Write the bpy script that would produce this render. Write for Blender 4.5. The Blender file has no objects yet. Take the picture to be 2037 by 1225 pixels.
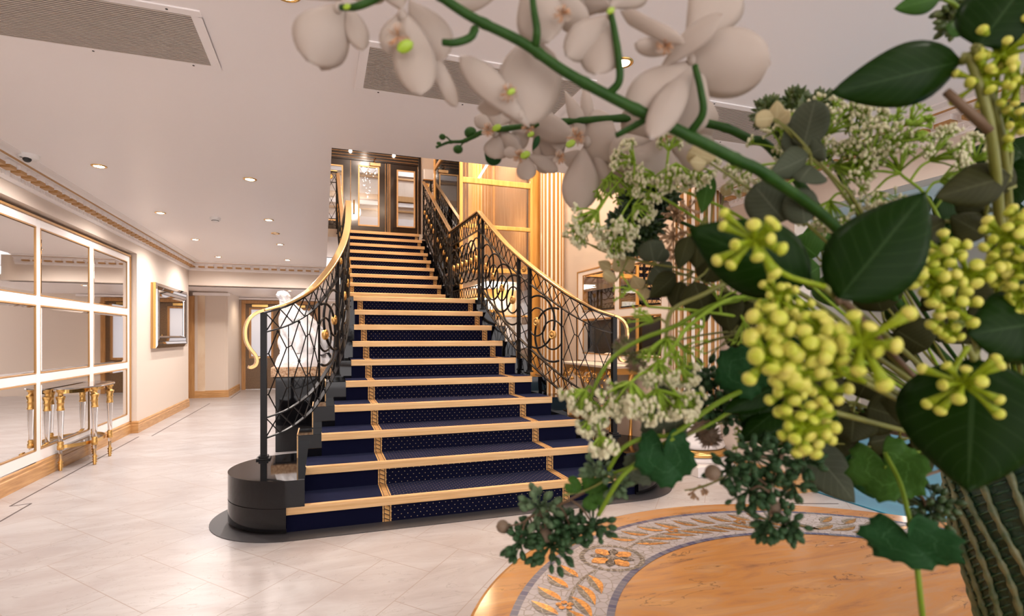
import bpy, bmesh, math, random
from mathutils import Vector, Matrix
PI=math.pi
scene=bpy.context.scene
COL=scene.collection
# ---------------------------------------------------------------- camera
TH=0.33578; HZ=1.2
cam_data=bpy.data.cameras.new('camera'); cam=bpy.data.objects.new('camera',cam_data); COL.objects.link(cam)
cam.location=(0,0,HZ); cam.rotation_euler=(PI/2,0,-TH)
cam_data.sensor_fit='HORIZONTAL'; cam_data.sensor_width=36; cam_data.lens=19.016; cam_data.shift_y=57.5/2037
cam_data.clip_start=0.02; cam_data.clip_end=100
cam_data.dof.use_dof=True; cam_data.dof.focus_distance=3.2; cam_data.dof.aperture_fstop=7.5
scene.camera=cam
# ---------------------------------------------------------------- exposure, world
vs=scene.view_settings; vs.view_transform='Standard'; vs.look='None'; vs.gamma=1; vs.exposure=0.62; vs.use_curve_mapping=False
w=bpy.data.worlds.new('world'); scene.world=w; w.use_nodes=True
w.node_tree.nodes['Background'].inputs[0].default_value=(1,.93,.92,1); w.node_tree.nodes['Background'].inputs[1].default_value=2.3  # bright world added as fill through the open rear of the room
scene.cycles.max_bounces=10; scene.cycles.diffuse_bounces=8; scene.cycles.glossy_bounces=5; scene.cycles.transmission_bounces=6; scene.cycles.transparent_max_bounces=12
scene.cycles.caustics_reflective=False; scene.cycles.caustics_refractive=False; scene.cycles.sample_clamp_indirect=6; scene.cycles.use_denoising=True
LIGHTS=[]
WARM=(1,.895,.84)
def point(x,y,z,e,r=.12,col=WARM):
    l=bpy.data.lights.new('fill_point','POINT'); l.energy=e; l.color=col; l.shadow_soft_size=r
    o=bpy.data.objects.new('fill_point',l); o.location=(x,y,z); COL.objects.link(o); return o
def spot(x,y,z,e,col=WARM,ang=165):
    l=bpy.data.lights.new('downlight_or_fill','SPOT'); l.energy=e; l.color=col; l.shadow_soft_size=.04; l.spot_size=math.radians(ang); l.spot_blend=.7
    o=bpy.data.objects.new('downlight_or_fill',l); o.location=(x,y,z); COL.objects.link(o); return o
def area(x,y,z,sx,sy,e,col=WARM,rot=(0,0,0)):
    l=bpy.data.lights.new('ceiling_light_glow','AREA'); l.shape='RECTANGLE'; l.size=sx; l.size_y=sy; l.energy=e; l.color=col
    o=bpy.data.objects.new('ceiling_light_glow',l); o.location=(x,y,z); o.rotation_euler=rot; COL.objects.link(o); return o
# the ceiling downlights: those with fixtures measured on the ceiling (z 2.5), the rest added unseen
DL=[(-1.61,4.92),(-.57,4.92),(-1.61,6.56),(-.57,6.56),(-1.61,8.2),(-.57,8.25),(-1.61,9.85),(-.57,9.87),
    (1.338,2.247),(-.13,2.215),(-1.61,3.28),(-.13,3.28),(1.338,3.45),(2.75,2.6),(2.75,1.9),(-1.61,1.6),(-.13,.6),(1.338,-.1),(2.75,.1),(-1.61,-.4),(-.13,-1.2),(1.338,-1.4)]
E_DL=42
for x,y in DL: spot(x,y,2.475,E_DL*(1.45 if y>4.5 else (.26 if y>1 else .2)))
for x,y,z in [(-.62,11.37,2.08),(-1.3,12.9,2.08)]: spot(x,y,z-.02,15,(1,.80,.58))
for x,y in [(5.6,.6),(7.8,1.5),(7,4.8)]: spot(x,y,2.47,70)
point(1.0,10.9,5.55,35,.06,(1,.82,.68)); point(2.6,5.6,5.1,185,.25,(1,.80,.60)); point(.9,7.2,5.25,100,.25,(1,.8,.64))  # unseen points added to warm the stairwell and upper landing
point(2.9,15.4,6.8,90,.1,(1,.88,.78))
E_HALL=1.0

# ---------------------------------------------------------------- materials
def nn(nt,t,**k):
    n=nt.nodes.new(t)
    for a,b in k.items(): setattr(n,a,b)
    return n
M={}
def mat(name,col,rough=.5,metal=0,emit=None,es=1,spec=.5,coat=0,noise=None,bump=None,trans=0,sss=0,sheen=0,alpha=1,ior=None,aniso=0):
    m=bpy.data.materials.new(name); m.use_nodes=True; nt=m.node_tree; b=nt.nodes['Principled BSDF']
    b.inputs['Base Color'].default_value=(*col,1); b.inputs['Roughness'].default_value=rough; b.inputs['Metallic'].default_value=metal
    b.inputs['Specular IOR Level'].default_value=spec; b.inputs['Coat Weight'].default_value=coat; b.inputs['Coat Roughness'].default_value=.05
    b.inputs['Transmission Weight'].default_value=trans; b.inputs['Sheen Weight'].default_value=sheen; b.inputs['Alpha'].default_value=alpha
    if ior: b.inputs['IOR'].default_value=ior
    if sss: b.inputs['Subsurface Weight'].default_value=sss; b.inputs['Subsurface Radius'].default_value=(.01,.008,.006)
    if emit: b.inputs['Emission Color'].default_value=(*emit,1); b.inputs['Emission Strength'].default_value=es
    tc=nn(nt,'ShaderNodeTexCoord')
    if noise:  # (scale, colour2, detail, stretch)
        sc_,c2,det,st=noise
        mp=nn(nt,'ShaderNodeMapping'); mp.inputs['Scale'].default_value=st; nt.links.new(tc.outputs['Object'],mp.inputs['Vector'])
        nz=nn(nt,'ShaderNodeTexNoise'); nz.inputs['Scale'].default_value=sc_; nz.inputs['Detail'].default_value=det; nt.links.new(mp.outputs[0],nz.inputs['Vector'])
        cr=nn(nt,'ShaderNodeValToRGB'); cr.color_ramp.elements[0].position=.35; cr.color_ramp.elements[1].position=.68
        cr.color_ramp.elements[0].color=(*col,1); cr.color_ramp.elements[1].color=(*c2,1); nt.links.new(nz.outputs[0],cr.inputs[0]); nt.links.new(cr.outputs[0],b.inputs['Base Color'])
    if bump: # (scale, strength, dist)
        nz=nn(nt,'ShaderNodeTexNoise'); nz.inputs['Scale'].default_value=bump[0]; nz.inputs['Detail'].default_value=4; nt.links.new(tc.outputs['Object'],nz.inputs['Vector'])
        bp=nn(nt,'ShaderNodeBump'); bp.inputs['Strength'].default_value=bump[1]; bp.inputs['Distance'].default_value=bump[2]; nt.links.new(nz.outputs[0],bp.inputs['Height']); nt.links.new(bp.outputs[0],b.inputs['Normal'])
    M[name]=m; return m
mat('ceiling_paint',(.94,.90,.89),.35,spec=.3)
mat('wall_cream',(.68,.585,.50),.6,bump=(60,.05,.002))
mat('wall_stained',(.74,.60,.44),.6,noise=(3,(.55,.36,.22),5,(1,1,.5)))
mat('white_paint',(.86,.82,.80),.35)
mat('gold_paint',(.46,.25,.09),.45,metal=.1)
mat('gilt_flute',(.46,.24,.07),.4,metal=.15)
mat('gold',(.80,.50,.17),.25,metal=1)
mat('gold_leaf',(.75,.45,.15),.32,metal=.9,bump=(90,.6,.004))
mat('brass_satin',(.62,.37,.155),.42,metal=.35,noise=(4,(.74,.49,.25),3,(1,40,40)))
mat('rail_brass',(.66,.42,.18),.25,metal=.9)
mat('oak',(.43,.22,.075),.4,noise=(5,(.60,.34,.14),5,(1,1,12)),coat=.15)
mat('oak_dark',(.36,.17,.05),.4,noise=(6,(.47,.25,.09),5,(6,6,.6)),coat=.2)
mat('granite_black',(.004,.004,.005),.04,spec=.38)
mat('matte_black',(.045,.042,.045),.6)
mat('iron_black',(.008,.007,.007),.32,spec=.22)
mat('mirror_glass',(.93,.92,.91),.02,metal=1)
mat('chrome',(.8,.8,.8),.1,metal=1)
mat('door_brown',(.13,.075,.035),.35,noise=(50,(.19,.115,.06),2,(1,1,1)))
mat('door_black',(.016,.010,.008),.12,coat=.5)
mat('frost',(.52,.53,.58),.55,emit=(.75,.76,.85),es=.28)  # emission put into the panes so they look lit, no lamp behind
mat('plastic_wrap',(.74,.73,.745),.38,spec=.5,bump=(16,.9,.02))
mat('marble_brown',(.30,.14,.05),.2,noise=(45,(.62,.42,.24),4,(1,1,1)))
mat('amber_wood',(.68,.35,.08),.28,noise=(4,(.80,.46,.14),4,(6,6,.5)),coat=.3)
mat('veneer',(.42,.24,.11),.25,noise=(5,(.62,.40,.22),5,(8,8,.4)),coat=.3)
mat('black_plastic',(.02,.02,.02),.4)
mat('white_plastic',(.8,.78,.76),.4)
mat('lamp_glow',(1,1,1),.5,emit=(1,.86,.72),es=14)
mat('panel_glow',(1,1,1),.5,emit=(1,.93,.83),es=3.5)
mat('crystal_glow',(1,1,1),.3,emit=(1,.92,.82),es=5)
mat('lip_rose',(.42,.22,.11),.5)
mat('grille_dark',(.07,.05,.045),.6)
mat('beige_slat',(.62,.54,.47),.4,metal=.2)
mat('sky_mural',(.30,.38,.45),.6,noise=(1.2,(.62,.62,.62),3,(1,1,1)))
mat('column_white',(.84,.78,.70),.3)
mat('acrylic',(.95,.93,.92),.03,trans=.9,ior=1.25,spec=.6)
mat('tinted_glass',(.30,.27,.25),.03,metal=.5,spec=.8)
def glass(name,tint=(1,1,1),refl=.12):
    m=bpy.data.materials.new(name); m.use_nodes=True; nt=m.node_tree; nt.nodes.clear()
    o=nn(nt,'ShaderNodeOutputMaterial'); mx=nn(nt,'ShaderNodeMixShader'); t=nn(nt,'ShaderNodeBsdfTransparent'); g=nn(nt,'ShaderNodeBsdfGlossy')
    t.inputs[0].default_value=(*tint,1); g.inputs['Roughness'].default_value=.02; fr=nn(nt,'ShaderNodeFresnel'); fr.inputs[0].default_value=1.45
    ad=nn(nt,'ShaderNodeMath',operation='MULTIPLY_ADD'); ad.inputs[1].default_value=1.0; ad.inputs[2].default_value=refl; nt.links.new(fr.outputs[0],ad.inputs[0])
    nt.links.new(ad.outputs[0],mx.inputs[0]); nt.links.new(t.outputs[0],mx.inputs[1]); nt.links.new(g.outputs[0],mx.inputs[2]); nt.links.new(mx.outputs[0],o.inputs[0]); M[name]=m
glass('clear_glass',(.93,.92,.90),.05)
glass('door_glass',(.80,.82,.85),.10)
# math helper
class NM:
    def __init__(s,nt): s.nt=nt
    def op(s,o,a,b=None,c=None):
        n=s.nt.nodes.new('ShaderNodeMath'); n.operation=o
        for i,v in enumerate((a,b,c)):
            if v is None: continue
            if isinstance(v,(int,float)): n.inputs[i].default_value=v
            else: s.nt.links.new(v,n.inputs[i])
        return n.outputs[0]
def mixc(nt,f,a,b):
    n=nt.nodes.new('ShaderNodeMix'); n.data_type='RGBA'
    for i,v in ((0,f),(6,a),(7,b)):
        if isinstance(v,(int,float)): n.inputs[i].default_value=v
        elif isinstance(v,tuple): n.inputs[i].default_value=(*v,1)
        else: nt.links.new(v,n.inputs[i])
    return n.outputs[2]
def marble_floor():
    m=mat('marble_floor',(.8,.76,.74),.30,spec=.45); nt=m.node_tree; b=nt.nodes['Principled BSDF']; N=NM(nt)
    g=nn(nt,'ShaderNodeNewGeometry'); sp=nn(nt,'ShaderNodeSeparateXYZ'); nt.links.new(g.outputs['Position'],sp.inputs[0]); X,Y=sp.outputs[0],sp.outputs[1]
    # 45 degree herringbone (two-to-one tiles), cell width W
    W=.348; xs=N.op('MULTIPLY',N.op('ADD',X,1.158),1/.85); ys=N.op('SUBTRACT',Y,3.237)
    u=N.op('MULTIPLY',N.op('SUBTRACT',xs,ys),.70711/W); v=N.op('MULTIPLY',N.op('ADD',xs,ys),.70711/W)
    u=N.op('ADD',u,100.0); v=N.op('ADD',v,100.0)
    iu=N.op('FLOOR',u); iv=N.op('FLOOR',v); fu=N.op('SUBTRACT',u,iu); fv=N.op('SUBTRACT',v,iv)
    k=N.op('MODULO',N.op('ADD',N.op('SUBTRACT',iu,iv),400.0),4.0)
    def eq(t): return N.op('MULTIPLY',N.op('COMPARE',k,float(t),.25),10.0)
    dL=N.op('ADD',fu,eq(1)); dR=N.op('ADD',N.op('SUBTRACT',1.0,fu),eq(0)); dB=N.op('ADD',fv,eq(2)); dT=N.op('ADD',N.op('SUBTRACT',1.0,fv),eq(3))
    d=N.op('MINIMUM',N.op('MINIMUM',dL,dR),N.op('MINIMUM',dB,dT)); joint=N.op('LESS_THAN',d,.0075)
    # dark inlay strip near the left wall
    nz=nn(nt,'ShaderNodeTexNoise'); nz.inputs['Scale'].default_value=1.6; nz.inputs['Detail'].default_value=7; nz.inputs['Distortion'].default_value=.8; nz.inputs['Roughness'].default_value=.62
    mp=nn(nt,'ShaderNodeMapping'); mp.inputs['Rotation'].default_value=(0,0,.6); mp.inputs['Scale'].default_value=(1,2.6,1); nt.links.new(g.outputs['Position'],mp.inputs[0]); nt.links.new(mp.outputs[0],nz.inputs['Vector'])
    r=nn(nt,'ShaderNodeValToRGB'); e=r.color_ramp.elements; e[0].position=.36; e[0].color=(.48,.465,.465,1); e[1].position=.62; e[1].color=(.39,.355,.35,1)
    nt.links.new(nz.outputs[0],r.inputs[0])
    vn=nn(nt,'ShaderNodeTexNoise'); vn.inputs['Scale'].default_value=2.2; vn.inputs['Detail'].default_value=9; vn.inputs['Distortion'].default_value=1.6; nt.links.new(mp.outputs[0],vn.inputs['Vector'])
    vein=N.op('LESS_THAN',N.op('ABSOLUTE',N.op('SUBTRACT',vn.outputs[0],.5)),.0035)
    c=mixc(nt,N.op('MULTIPLY',vein,.6),r.outputs[0],(.28,.25,.235)); c=mixc(nt,joint,c,(.33,.27,.24)); nt.links.new(c,b.inputs['Base Color'])
marble_floor()
def carpet_mats():
    for name,dots in (('carpet_navy',False),('carpet_dotted',True)):
        m=mat(name,(.0045,.005,.020),.95,spec=.05,sheen=.12,bump=(900,.5,.002)); nt=m.node_tree; b=nt.nodes['Principled BSDF']; N=NM(nt)
        b.inputs['Sheen Tint'].default_value=(.4,.5,1,1)
        if dots:
            g=nn(nt,'ShaderNodeNewGeometry'); sp=nn(nt,'ShaderNodeSeparateXYZ'); nt.links.new(g.outputs['Position'],sp.inputs[0])
            s=N.op('ADD',sp.outputs[1],sp.outputs[2])
            def d(px,py,ox,oy):
                a=N.op('SUBTRACT',N.op('FRACT',N.op('ADD',N.op('DIVIDE',sp.outputs[0],px),ox)),.5); c=N.op('SUBTRACT',N.op('FRACT',N.op('ADD',N.op('DIVIDE',s,py),oy)),.5)
                a=N.op('MULTIPLY',a,px); c=N.op('MULTIPLY',c,py*1.3); return N.op('ADD',N.op('MULTIPLY',a,a),N.op('MULTIPLY',c,c))
            q=N.op('MINIMUM',d(.042,.048,0.0,0.0),d(.042,.048,.5,.5)); f=N.op('LESS_THAN',q,.0031**2)
            nt.links.new(mixc(nt,f,(.0045,.005,.020),(.50,.38,.22)),b.inputs['Base Color'])
    m=mat('rope_border',(.5,.25,.06),.7,bump=(300,.3,.001)); nt=m.node_tree; b=nt.nodes['Principled BSDF']; N=NM(nt)
    uv=nn(nt,'ShaderNodeUVMap'); sp=nn(nt,'ShaderNodeSeparateXYZ'); nt.links.new(uv.outputs[0],sp.inputs[0]); U,V=sp.outputs[0],sp.outputs[1]
    ph=N.op('FRACT',N.op('ADD',N.op('DIVIDE',V,.030),N.op('MULTIPLY',U,.9)))
    st=N.op('GREATER_THAN',ph,.22); core=N.op('LESS_THAN',N.op('ABSOLUTE',N.op('SUBTRACT',U,.5)),.27); edge=N.op('GREATER_THAN',N.op('ABSOLUTE',N.op('SUBTRACT',U,.5)),.36)
    f=N.op('MAXIMUM',N.op('MULTIPLY',st,core),edge)
    shade=mixc(nt,ph,(.75,.47,.18),(.42,.20,.05)); nt.links.new(mixc(nt,f,(.05,.02,.01),shade),b.inputs['Base Color'])
carpet_mats()

# ---------------------------------------------------------------- mesh builder
class MB:
    def __init__(s): s.v=[]; s.f=[]; s.uv={}
    def add(s,vs_,fs,uvs=None):
        o=len(s.v); s.v+= [tuple(p) for p in vs_]
        for i,f in enumerate(fs):
            if uvs: s.uv[len(s.f)]=uvs[i]
            s.f.append(tuple(o+k for k in f))
        return s
    def box(s,x0,x1,y0,y1,z0,z1):
        return s.add([(x0,y0,z0),(x1,y0,z0),(x1,y1,z0),(x0,y1,z0),(x0,y0,z1),(x1,y0,z1),(x1,y1,z1),(x0,y1,z1)],[(0,3,2,1),(4,5,6,7),(0,1,5,4),(1,2,6,5),(2,3,7,6),(3,0,4,7)])
    def prism(s,pts,z0,z1):
        n=len(pts); return s.add([(x,y,z0) for x,y in pts]+[(x,y,z1) for x,y in pts],[tuple(range(n))[::-1],tuple(range(n,2*n))]+[(i,(i+1)%n,n+(i+1)%n,n+i) for i in range(n)])
    def extr(s,prof,p0,p1,closed=True):  # profile list of 3D offset points swept p0->p1
        n=len(prof); a=[Vector(p0)+Vector(q) for q in prof]; b=[Vector(p1)+Vector(q) for q in prof]
        fs=[(i,(i+1)%n,n+(i+1)%n,n+i) for i in range(n if closed else n-1)]
        if closed: fs+=[tuple(range(n))[::-1],tuple(range(n,2*n))]
        return s.add(a+b,fs)
    def tube(s,pts,r,seg=6,cap=True,flat=None,up=None):
        pts=[Vector(p) for p in pts]; n=len(pts)
        if n<2: return s
        R=r if isinstance(r,(list,tuple)) else [r]*n
        t0=(pts[1]-pts[0]).normalized(); ref=Vector(up) if up else (Vector((0,0,1)) if abs(t0.z)<.9 else Vector((1,0,0)))
        nrm=(ref-t0*ref.dot(t0)).normalized(); vs_=[]
        for i,p in enumerate(pts):
            t=(pts[min(i+1,n-1)]-pts[max(i-1,0)])
            if t.length<1e-9: t=t0.copy()
            t.normalize()
            if up: nrm=(Vector(up)-t*Vector(up).dot(t)).normalized()
            else:
                nrm=nrm-t*nrm.dot(t)
                nrm=nrm.normalized() if nrm.length>1e-6 else t.orthogonal().normalized()
            bn=t.cross(nrm)
            if flat: # (width, height) rectangle
                wd,hh=flat
                for a,b in ((-1,-1),(1,-1),(1,1),(-1,1)): vs_.append(p+bn*(a*wd/2)+nrm*(b*hh/2))
            else:
                for k in range(seg):
                    a=2*PI*k/seg; vs_.append(p+(nrm*math.cos(a)+bn*math.sin(a))*R[i])
        m_=4 if flat else seg; fs=[]
        for i in range(n-1):
            for k in range(m_): fs.append((i*m_+k,i*m_+(k+1)%m_,(i+1)*m_+(k+1)%m_,(i+1)*m_+k))
        if cap: fs+=[tuple(range(m_))[::-1],tuple((n-1)*m_+k for k in range(m_))]
        return s.add(vs_,fs)
    def lathe(s,prof,c=(0,0,0),seg=24,a0=0,a1=2*PI,axis=None):
        n=len(prof); full=abs(a1-a0-2*PI)<1e-6; m_=seg if full else seg+1; vs_=[]
        Mx=axis.to_track_quat('Z','Y').to_matrix() if axis is not None else None
        for k in range(m_):
            a=a0+(a1-a0)*k/seg
            for r,z in prof:
                p=Vector((r*math.cos(a),r*math.sin(a),z))
                if Mx: p=Mx@p
                vs_.append(p+Vector(c))
        fs=[]
        for k in range(seg):
            k2=(k+1)%m_
            for i in range(n-1):
                fs.append((k*n+i,k2*n+i,k2*n+i+1,k*n+i+1))
        return s.add(vs_,fs)
    def ball(s,c,r,seg=8,rings=6,sc=(1,1,1)):
        vs_=[]; fs=[]
        for i in range(rings+1):
            t=PI*i/rings
            for k in range(seg):
                a=2*PI*k/seg; vs_.append((c[0]+r*sc[0]*math.sin(t)*math.cos(a),c[1]+r*sc[1]*math.sin(t)*math.sin(a),c[2]+r*sc[2]*math.cos(t)))
        for i in range(rings):
            for k in range(seg): fs.append((i*seg+k,i*seg+(k+1)%seg,(i+1)*seg+(k+1)%seg,(i+1)*seg+k))
        return s.add(vs_,fs)
    def grid(s,fn,nu,nv,uv=False):
        vs_=[fn(i/nu,j/nv) for i in range(nu+1) for j in range(nv+1)]; fs=[]; uvs=[]
        for i in range(nu):
            for j in range(nv):
                fs.append((i*(nv+1)+j,(i+1)*(nv+1)+j,(i+1)*(nv+1)+j+1,i*(nv+1)+j+1)); uvs.append(((i/nu,j/nv),((i+1)/nu,j/nv),((i+1)/nu,(j+1)/nv),(i/nu,(j+1)/nv)))
        return s.add(vs_,fs,uvs if uv else None)
    def build(s,name,m,parent=None,smooth=False,bevel=0,thick=0,merge=True,recalc=True,auto=False):
        me=bpy.data.meshes.new(name)
        off=Vector((0,0,0))
        if parent is not None: off=world_loc(parent)
        me.from_pydata([tuple(Vector(p)-off) for p in s.v],[],s.f)
        if s.uv:
            ul=me.uv_layers.new(name='UVMap')
            for pi,p in enumerate(me.polygons):
                if pi in s.uv:
                    for li,q in zip(p.loop_indices,s.uv[pi]): ul.data[li].uv=q
        bm=bmesh.new(); bm.from_mesh(me)
        if merge: bmesh.ops.remove_doubles(bm,verts=bm.verts,dist=1e-5)
        if recalc: bmesh.ops.recalc_face_normals(bm,faces=bm.faces)
        bm.to_mesh(me); bm.free()
        if smooth:
            for p in me.polygons: p.use_smooth=True
        me.materials.append(M[m] if isinstance(m,str) else m)
        o=bpy.data.objects.new(name,me); COL.objects.link(o)
        if parent is not None: o.parent=parent
        if thick:
            md=o.modifiers.new('thickness','SOLIDIFY'); md.thickness=thick; md.offset=0
        if bevel:
            md=o.modifiers.new('edges','BEVEL'); md.width=bevel; md.segments=2; md.limit_method='ANGLE'
        if auto:
            md=o.modifiers.new('smooth','EDGE_SPLIT'); md.split_angle=math.radians(40)
        return o
def world_loc(o):
    v=Vector(o.location)
    while o.parent is not None: o=o.parent; v+=Vector(o.location)
    return v
def tag(o,label=None,cat=None,group=None,kind=None):
    if label: o['label']=label
    if cat: o['category']=cat
    if group: o['group']=group
    if kind: o['kind']=kind
    return o
def thing(name,label,cat,loc=(0,0,0),group=None,kind=None):
    o=bpy.data.objects.new(name,None); o.empty_display_size=.1; COL.objects.link(o); o.location=loc
    return tag(o,label,cat,group,kind)
def copy_tree(o,loc,label=None,group=None):
    c=o.copy(); COL.objects.link(c); c.location=loc
    if label: c['label']=label
    if group: c['group']=group
    for ch in list(o.children):
        d=ch.copy(); COL.objects.link(d); d.parent=c
        for g in list(ch.children):
            e=g.copy(); COL.objects.link(e); e.parent=d
    return c
def struct(mb,name,m,**k):
    o=mb.build(name,m,**k); o['kind']='structure'; return o
def crom(P,n=10):
    P=[Vector(p) for p in P]; Q=[2*P[0]-P[1]]+P+[2*P[-1]-P[-2]]; out=[]
    for i in range(1,len(Q)-2):
        a,b,c,d=Q[i-1],Q[i],Q[i+1],Q[i+2]
        for j in range(n):
            t=j/n; out.append(.5*((2*b)+(c-a)*t+(2*a-5*b+4*c-d)*t*t+(3*b-a-3*c+d)*t**3))
    out.append(P[-1].copy()); return out

# ================================================================ ROOM SHELL
struct(MB().box(-2.6,3.59,-4,14.0,-.05,0),'floor','marble_floor')
CE=MB(); CE.box(-2.6,3.6,-4,3.92,2.5,3.14); CE.box(-2.6,.055,3.92,10.72,2.5,3.14)
struct(CE,'ceiling','ceiling_paint')
struct(MB().box(-2.6,.3,10.85,14,2.10,2.2).box(.3,3.6,10.3,14,2.1,2.2),'ceiling','ceiling_paint')
struct(MB().box(-2.6,3.6,10.26,13.0,3.0,3.1445).box(-2.6,.055,10.72,10.9,2.3,3.0),'floor','wall_cream')
struct(MB().box(3.6,9.0,-4,7,2.5,2.6),'ceiling','ceiling_paint')
# left wall, recessed for the mirror panelling
WL=MB(); WL.box(-2.6,-2.33,-4,7.93,0,2.24); WL.box(-2.6,-2.2,-4,7.93,2.24,2.5); WL.box(-2.6,-2.2,7.93,10.67,0,2.5)
struct(WL,'wall_left','wall_cream')
struct(MB().box(-2.6,.24,10.67,10.97,2.10,2.5),'wall_beam','wall_cream')
WA=MB(); WA.box(-2.75,-2.6,10.67,14,0,2.2); WA.box(-2.38,-1.846,12.07,13.9,0,2.10).box(-2.6,-2.48,12.07,13.9,0,2.1).box(-2.48,-2.38,12.15,13.9,0,2.1)
WA.box(-1.846,-1.80,12.10,13.64,0,2.10)
struct(WA,'wall_alcove','wall_cream')
struct(MB().box(-2.33,-2.20,12.062,12.072,.13,2.06),'wall_alcove_stained','wall_stained')
struct(MB().box(-1.85,-1.75,13.64,13.8,0,2.1).box(-.124,3.4,13.64,13.8,0,2.1).box(-1.75,-.124,13.64,13.8,2.035,2.1),'wall_back','wall_cream')
struct(MB().box(-2.4,-1.76,12.0,12.07,2.015,2.07).box(-1.85,.3,13.56,13.64,2.045,2.09),'trim_alcove','white_paint')
# right wall with the opening to the blue carpeted room
WR=MB(); WR.box(3.43,3.59,3.22,11,0,2.5); WR.box(3.43,3.59,-4,3.22,2.15,2.5); WR.box(3.43,3.6,3.22,12.7,2.5,5.7)
struct(WR,'wall_right','wall_cream')
struct(MB().box(8.85,9,-4,7,0,2.5).box(3.59,9,6.9,7,0,2.5),'wall_side_room','wall_cream')
struct(MB().box(3.59,9,-4,7,-.05,-.004),'floor','marble_floor')
# upper storey over the stairwell
UW=MB(); UW.box(2.13,3.43,12.7,12.9,3.14,5.7); UW.box(-2.6,-.2,12.7,12.9,3.14,5.7); UW.box(-.2,2.13,12.72,12.9,5.47,5.7); UW.box(-2.7,-2.6,3.0,12.9,3.14,5.7); UW.box(-2.6,3.6,2.6,2.75,3.14,5.7)
struct(UW,'wall_upper','wall_cream')
struct(MB().box(-2.7,3.6,2.6,13,5.7,5.8),'ceiling','ceiling_paint')
# bright lobby seen through the black doors
LB=MB(); LB.box(-2,5,17,17.2,3,7.2); LB.box(-2,-1.9,12.9,17,3,7.2); LB.box(4.9,5,12.9,17,3,7.2)
struct(LB,'wall_lobby','wall_cream')
struct(MB().box(-2,5,12.9,17,7.2,7.3),'ceiling','sky_mural'); struct(MB().box(-2,5,12.9,17.2,3.0,3.14),'floor','marble_floor')
LT=MB()
for z,h,d in ((6.35,.10,.18),(6.05,.05,.10),(5.35,.16,.22),(5.05,.05,.1),(4.15,.12,.06),(3.9,.05,.05)): LT.box(-1.9,4.9,17-d,17,z,z+h)
struct(LT,'trim_lobby','gold_paint')
LW=MB()
for z,h,d in ((6.15,.16,.14),(5.2,.12,.15),(4.35,.5,.04),(3.95,.18,.05)): LW.box(-1.9,4.9,17-d,17,z,z+h)
struct(LW,'trim_lobby_white','white_paint')
# ---------------------------------------------------------------- cornices
def cornice(name,p0,p1,inw,white='white_paint'):
    p0=Vector(p0); p1=Vector(p1); inw=Vector(inw); d=(p1-p0).normalized(); L=(p1-p0).length
    prof=[(0,2.35),(.014,2.35),(.014,2.362),(.03,2.37),(.03,2.398),(.052,2.405),(.052,2.445),(.10,2.452),(.10,2.47),(.135,2.476),(.14,2.488),(.20,2.492),(.20,2.5),(0,2.5)]
    mb=MB(); mb.extr([inw*a+Vector((0,0,z)) for a,z in prof],p0,p1)
    o=struct(mb,name,white)
    n=int(L/.144); sk=MB(); gd=MB(); dn=MB()
    def bx(mbb,c,l,a0,a1,z0,z1):
        q=[c-d*l/2,c+d*l/2]; pts=[q[0]+inw*a0,q[1]+inw*a0,q[1]+inw*a1,q[0]+inw*a1]
        mbb.prism([(p.x,p.y) for p in pts],z0,z1)
    for i in range(n):
        c=p0+d*(.072+.144*i); bx(sk,c,.085,.05,.110,2.420,2.452); bx(gd,c,.088,.052,.113,2.396,2.420)
    for i in range(int(L/.048)):
        c=p0+d*(.024+.048*i); bx(dn,c,.028,.012,.036,2.372,2.397)
    sk.build('modillions',white,o); gd.build('gilt_soffits','gold_paint',o); dn.build('dentils',white,o)
    g=MB(); g.extr([inw*a+Vector((0,0,z)) for a,z in ((.112,2.47),(.128,2.470),(.133,2.480),(.118,2.482))],p0,p1); g.build('gilt_bead','gold_paint',o)
cornice('trim_1',(-2.2,1.0,0),(-2.2,10.67,0),(1,0,0)); cornice('trim_2',(-2.2,10.67,0),(.055,10.67,0),(0,-1,0))
cornice('trim_3',(3.43,-1.0,0),(3.43,3.9,0),(-1,0,0))
def skirting(name,p0,p1,inw,h=.145):
    prof=[(0,0),(.018,0),(.018,h-.045),(.012,h-.038),(.014,h-.015),(.006,h-.004),(0,h)]; inw=Vector(inw)
    return struct(MB().extr([inw*a+Vector((0,0,z)) for a,z in prof],p0,p1),name,'oak')
skirting('baseboard_left',(-2.275,-4,0),(-2.275,7.93,0),(1,0,0),.15); skirting('baseboard_left',(-2.275,7.93,0),(-2.18,7.93,0),(0,-1,0),.15); skirting('baseboard_left',(-2.2,7.915,0),(-2.2,10.67,0),(1,0,0),.14)
skirting('baseboard_alcove',(-2.38,12.07,0),(-1.785,12.07,0),(0,-1,0),.14); skirting('baseboard_alcove',(-1.80,12.05,0),(-1.80,13.64,0),(1,0,0),.14)
struct(MB().box(-2.48,-2.38,12.04,12.10,0,2.0).box(-2.56,-2.48,12.06,12.1,0,2.06),'door_frame_side','oak_dark')
struct(MB().box(3.415,3.605,3.19,3.235,0,.15).box(3.41,3.43,3.235,3.85,0,.14),'baseboard_right','oak')
# inlay strips on the marble
INL=MB()
def strip(a,b,wd=.012):
    a=Vector((*a,0)); b=Vector((*b,0)); d=(b-a).normalized(); n=Vector((-d.y,d.x,0))*wd/2
    INL.prism([((a+n).x,(a+n).y),((b+n).x,(b+n).y),((b-n).x,(b-n).y),((a-n).x,(a-n).y)],.0003,.0012)
strip((-2.095,4.79),(-2.095,7.62)); strip((-1.955,-3),(-1.985,4.82)); strip((-1.985,4.82),(-2.10,4.79)); strip((-1.96,7.62),(-1.93,11.0)); strip((-1.71,11.8),(-1.72,13.2)); strip((2.95,3.1),(3.3,3.6)); strip((2.95,3.1),(3.5,2.9))
struct(INL,'floor_inlay','grille_dark')

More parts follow.
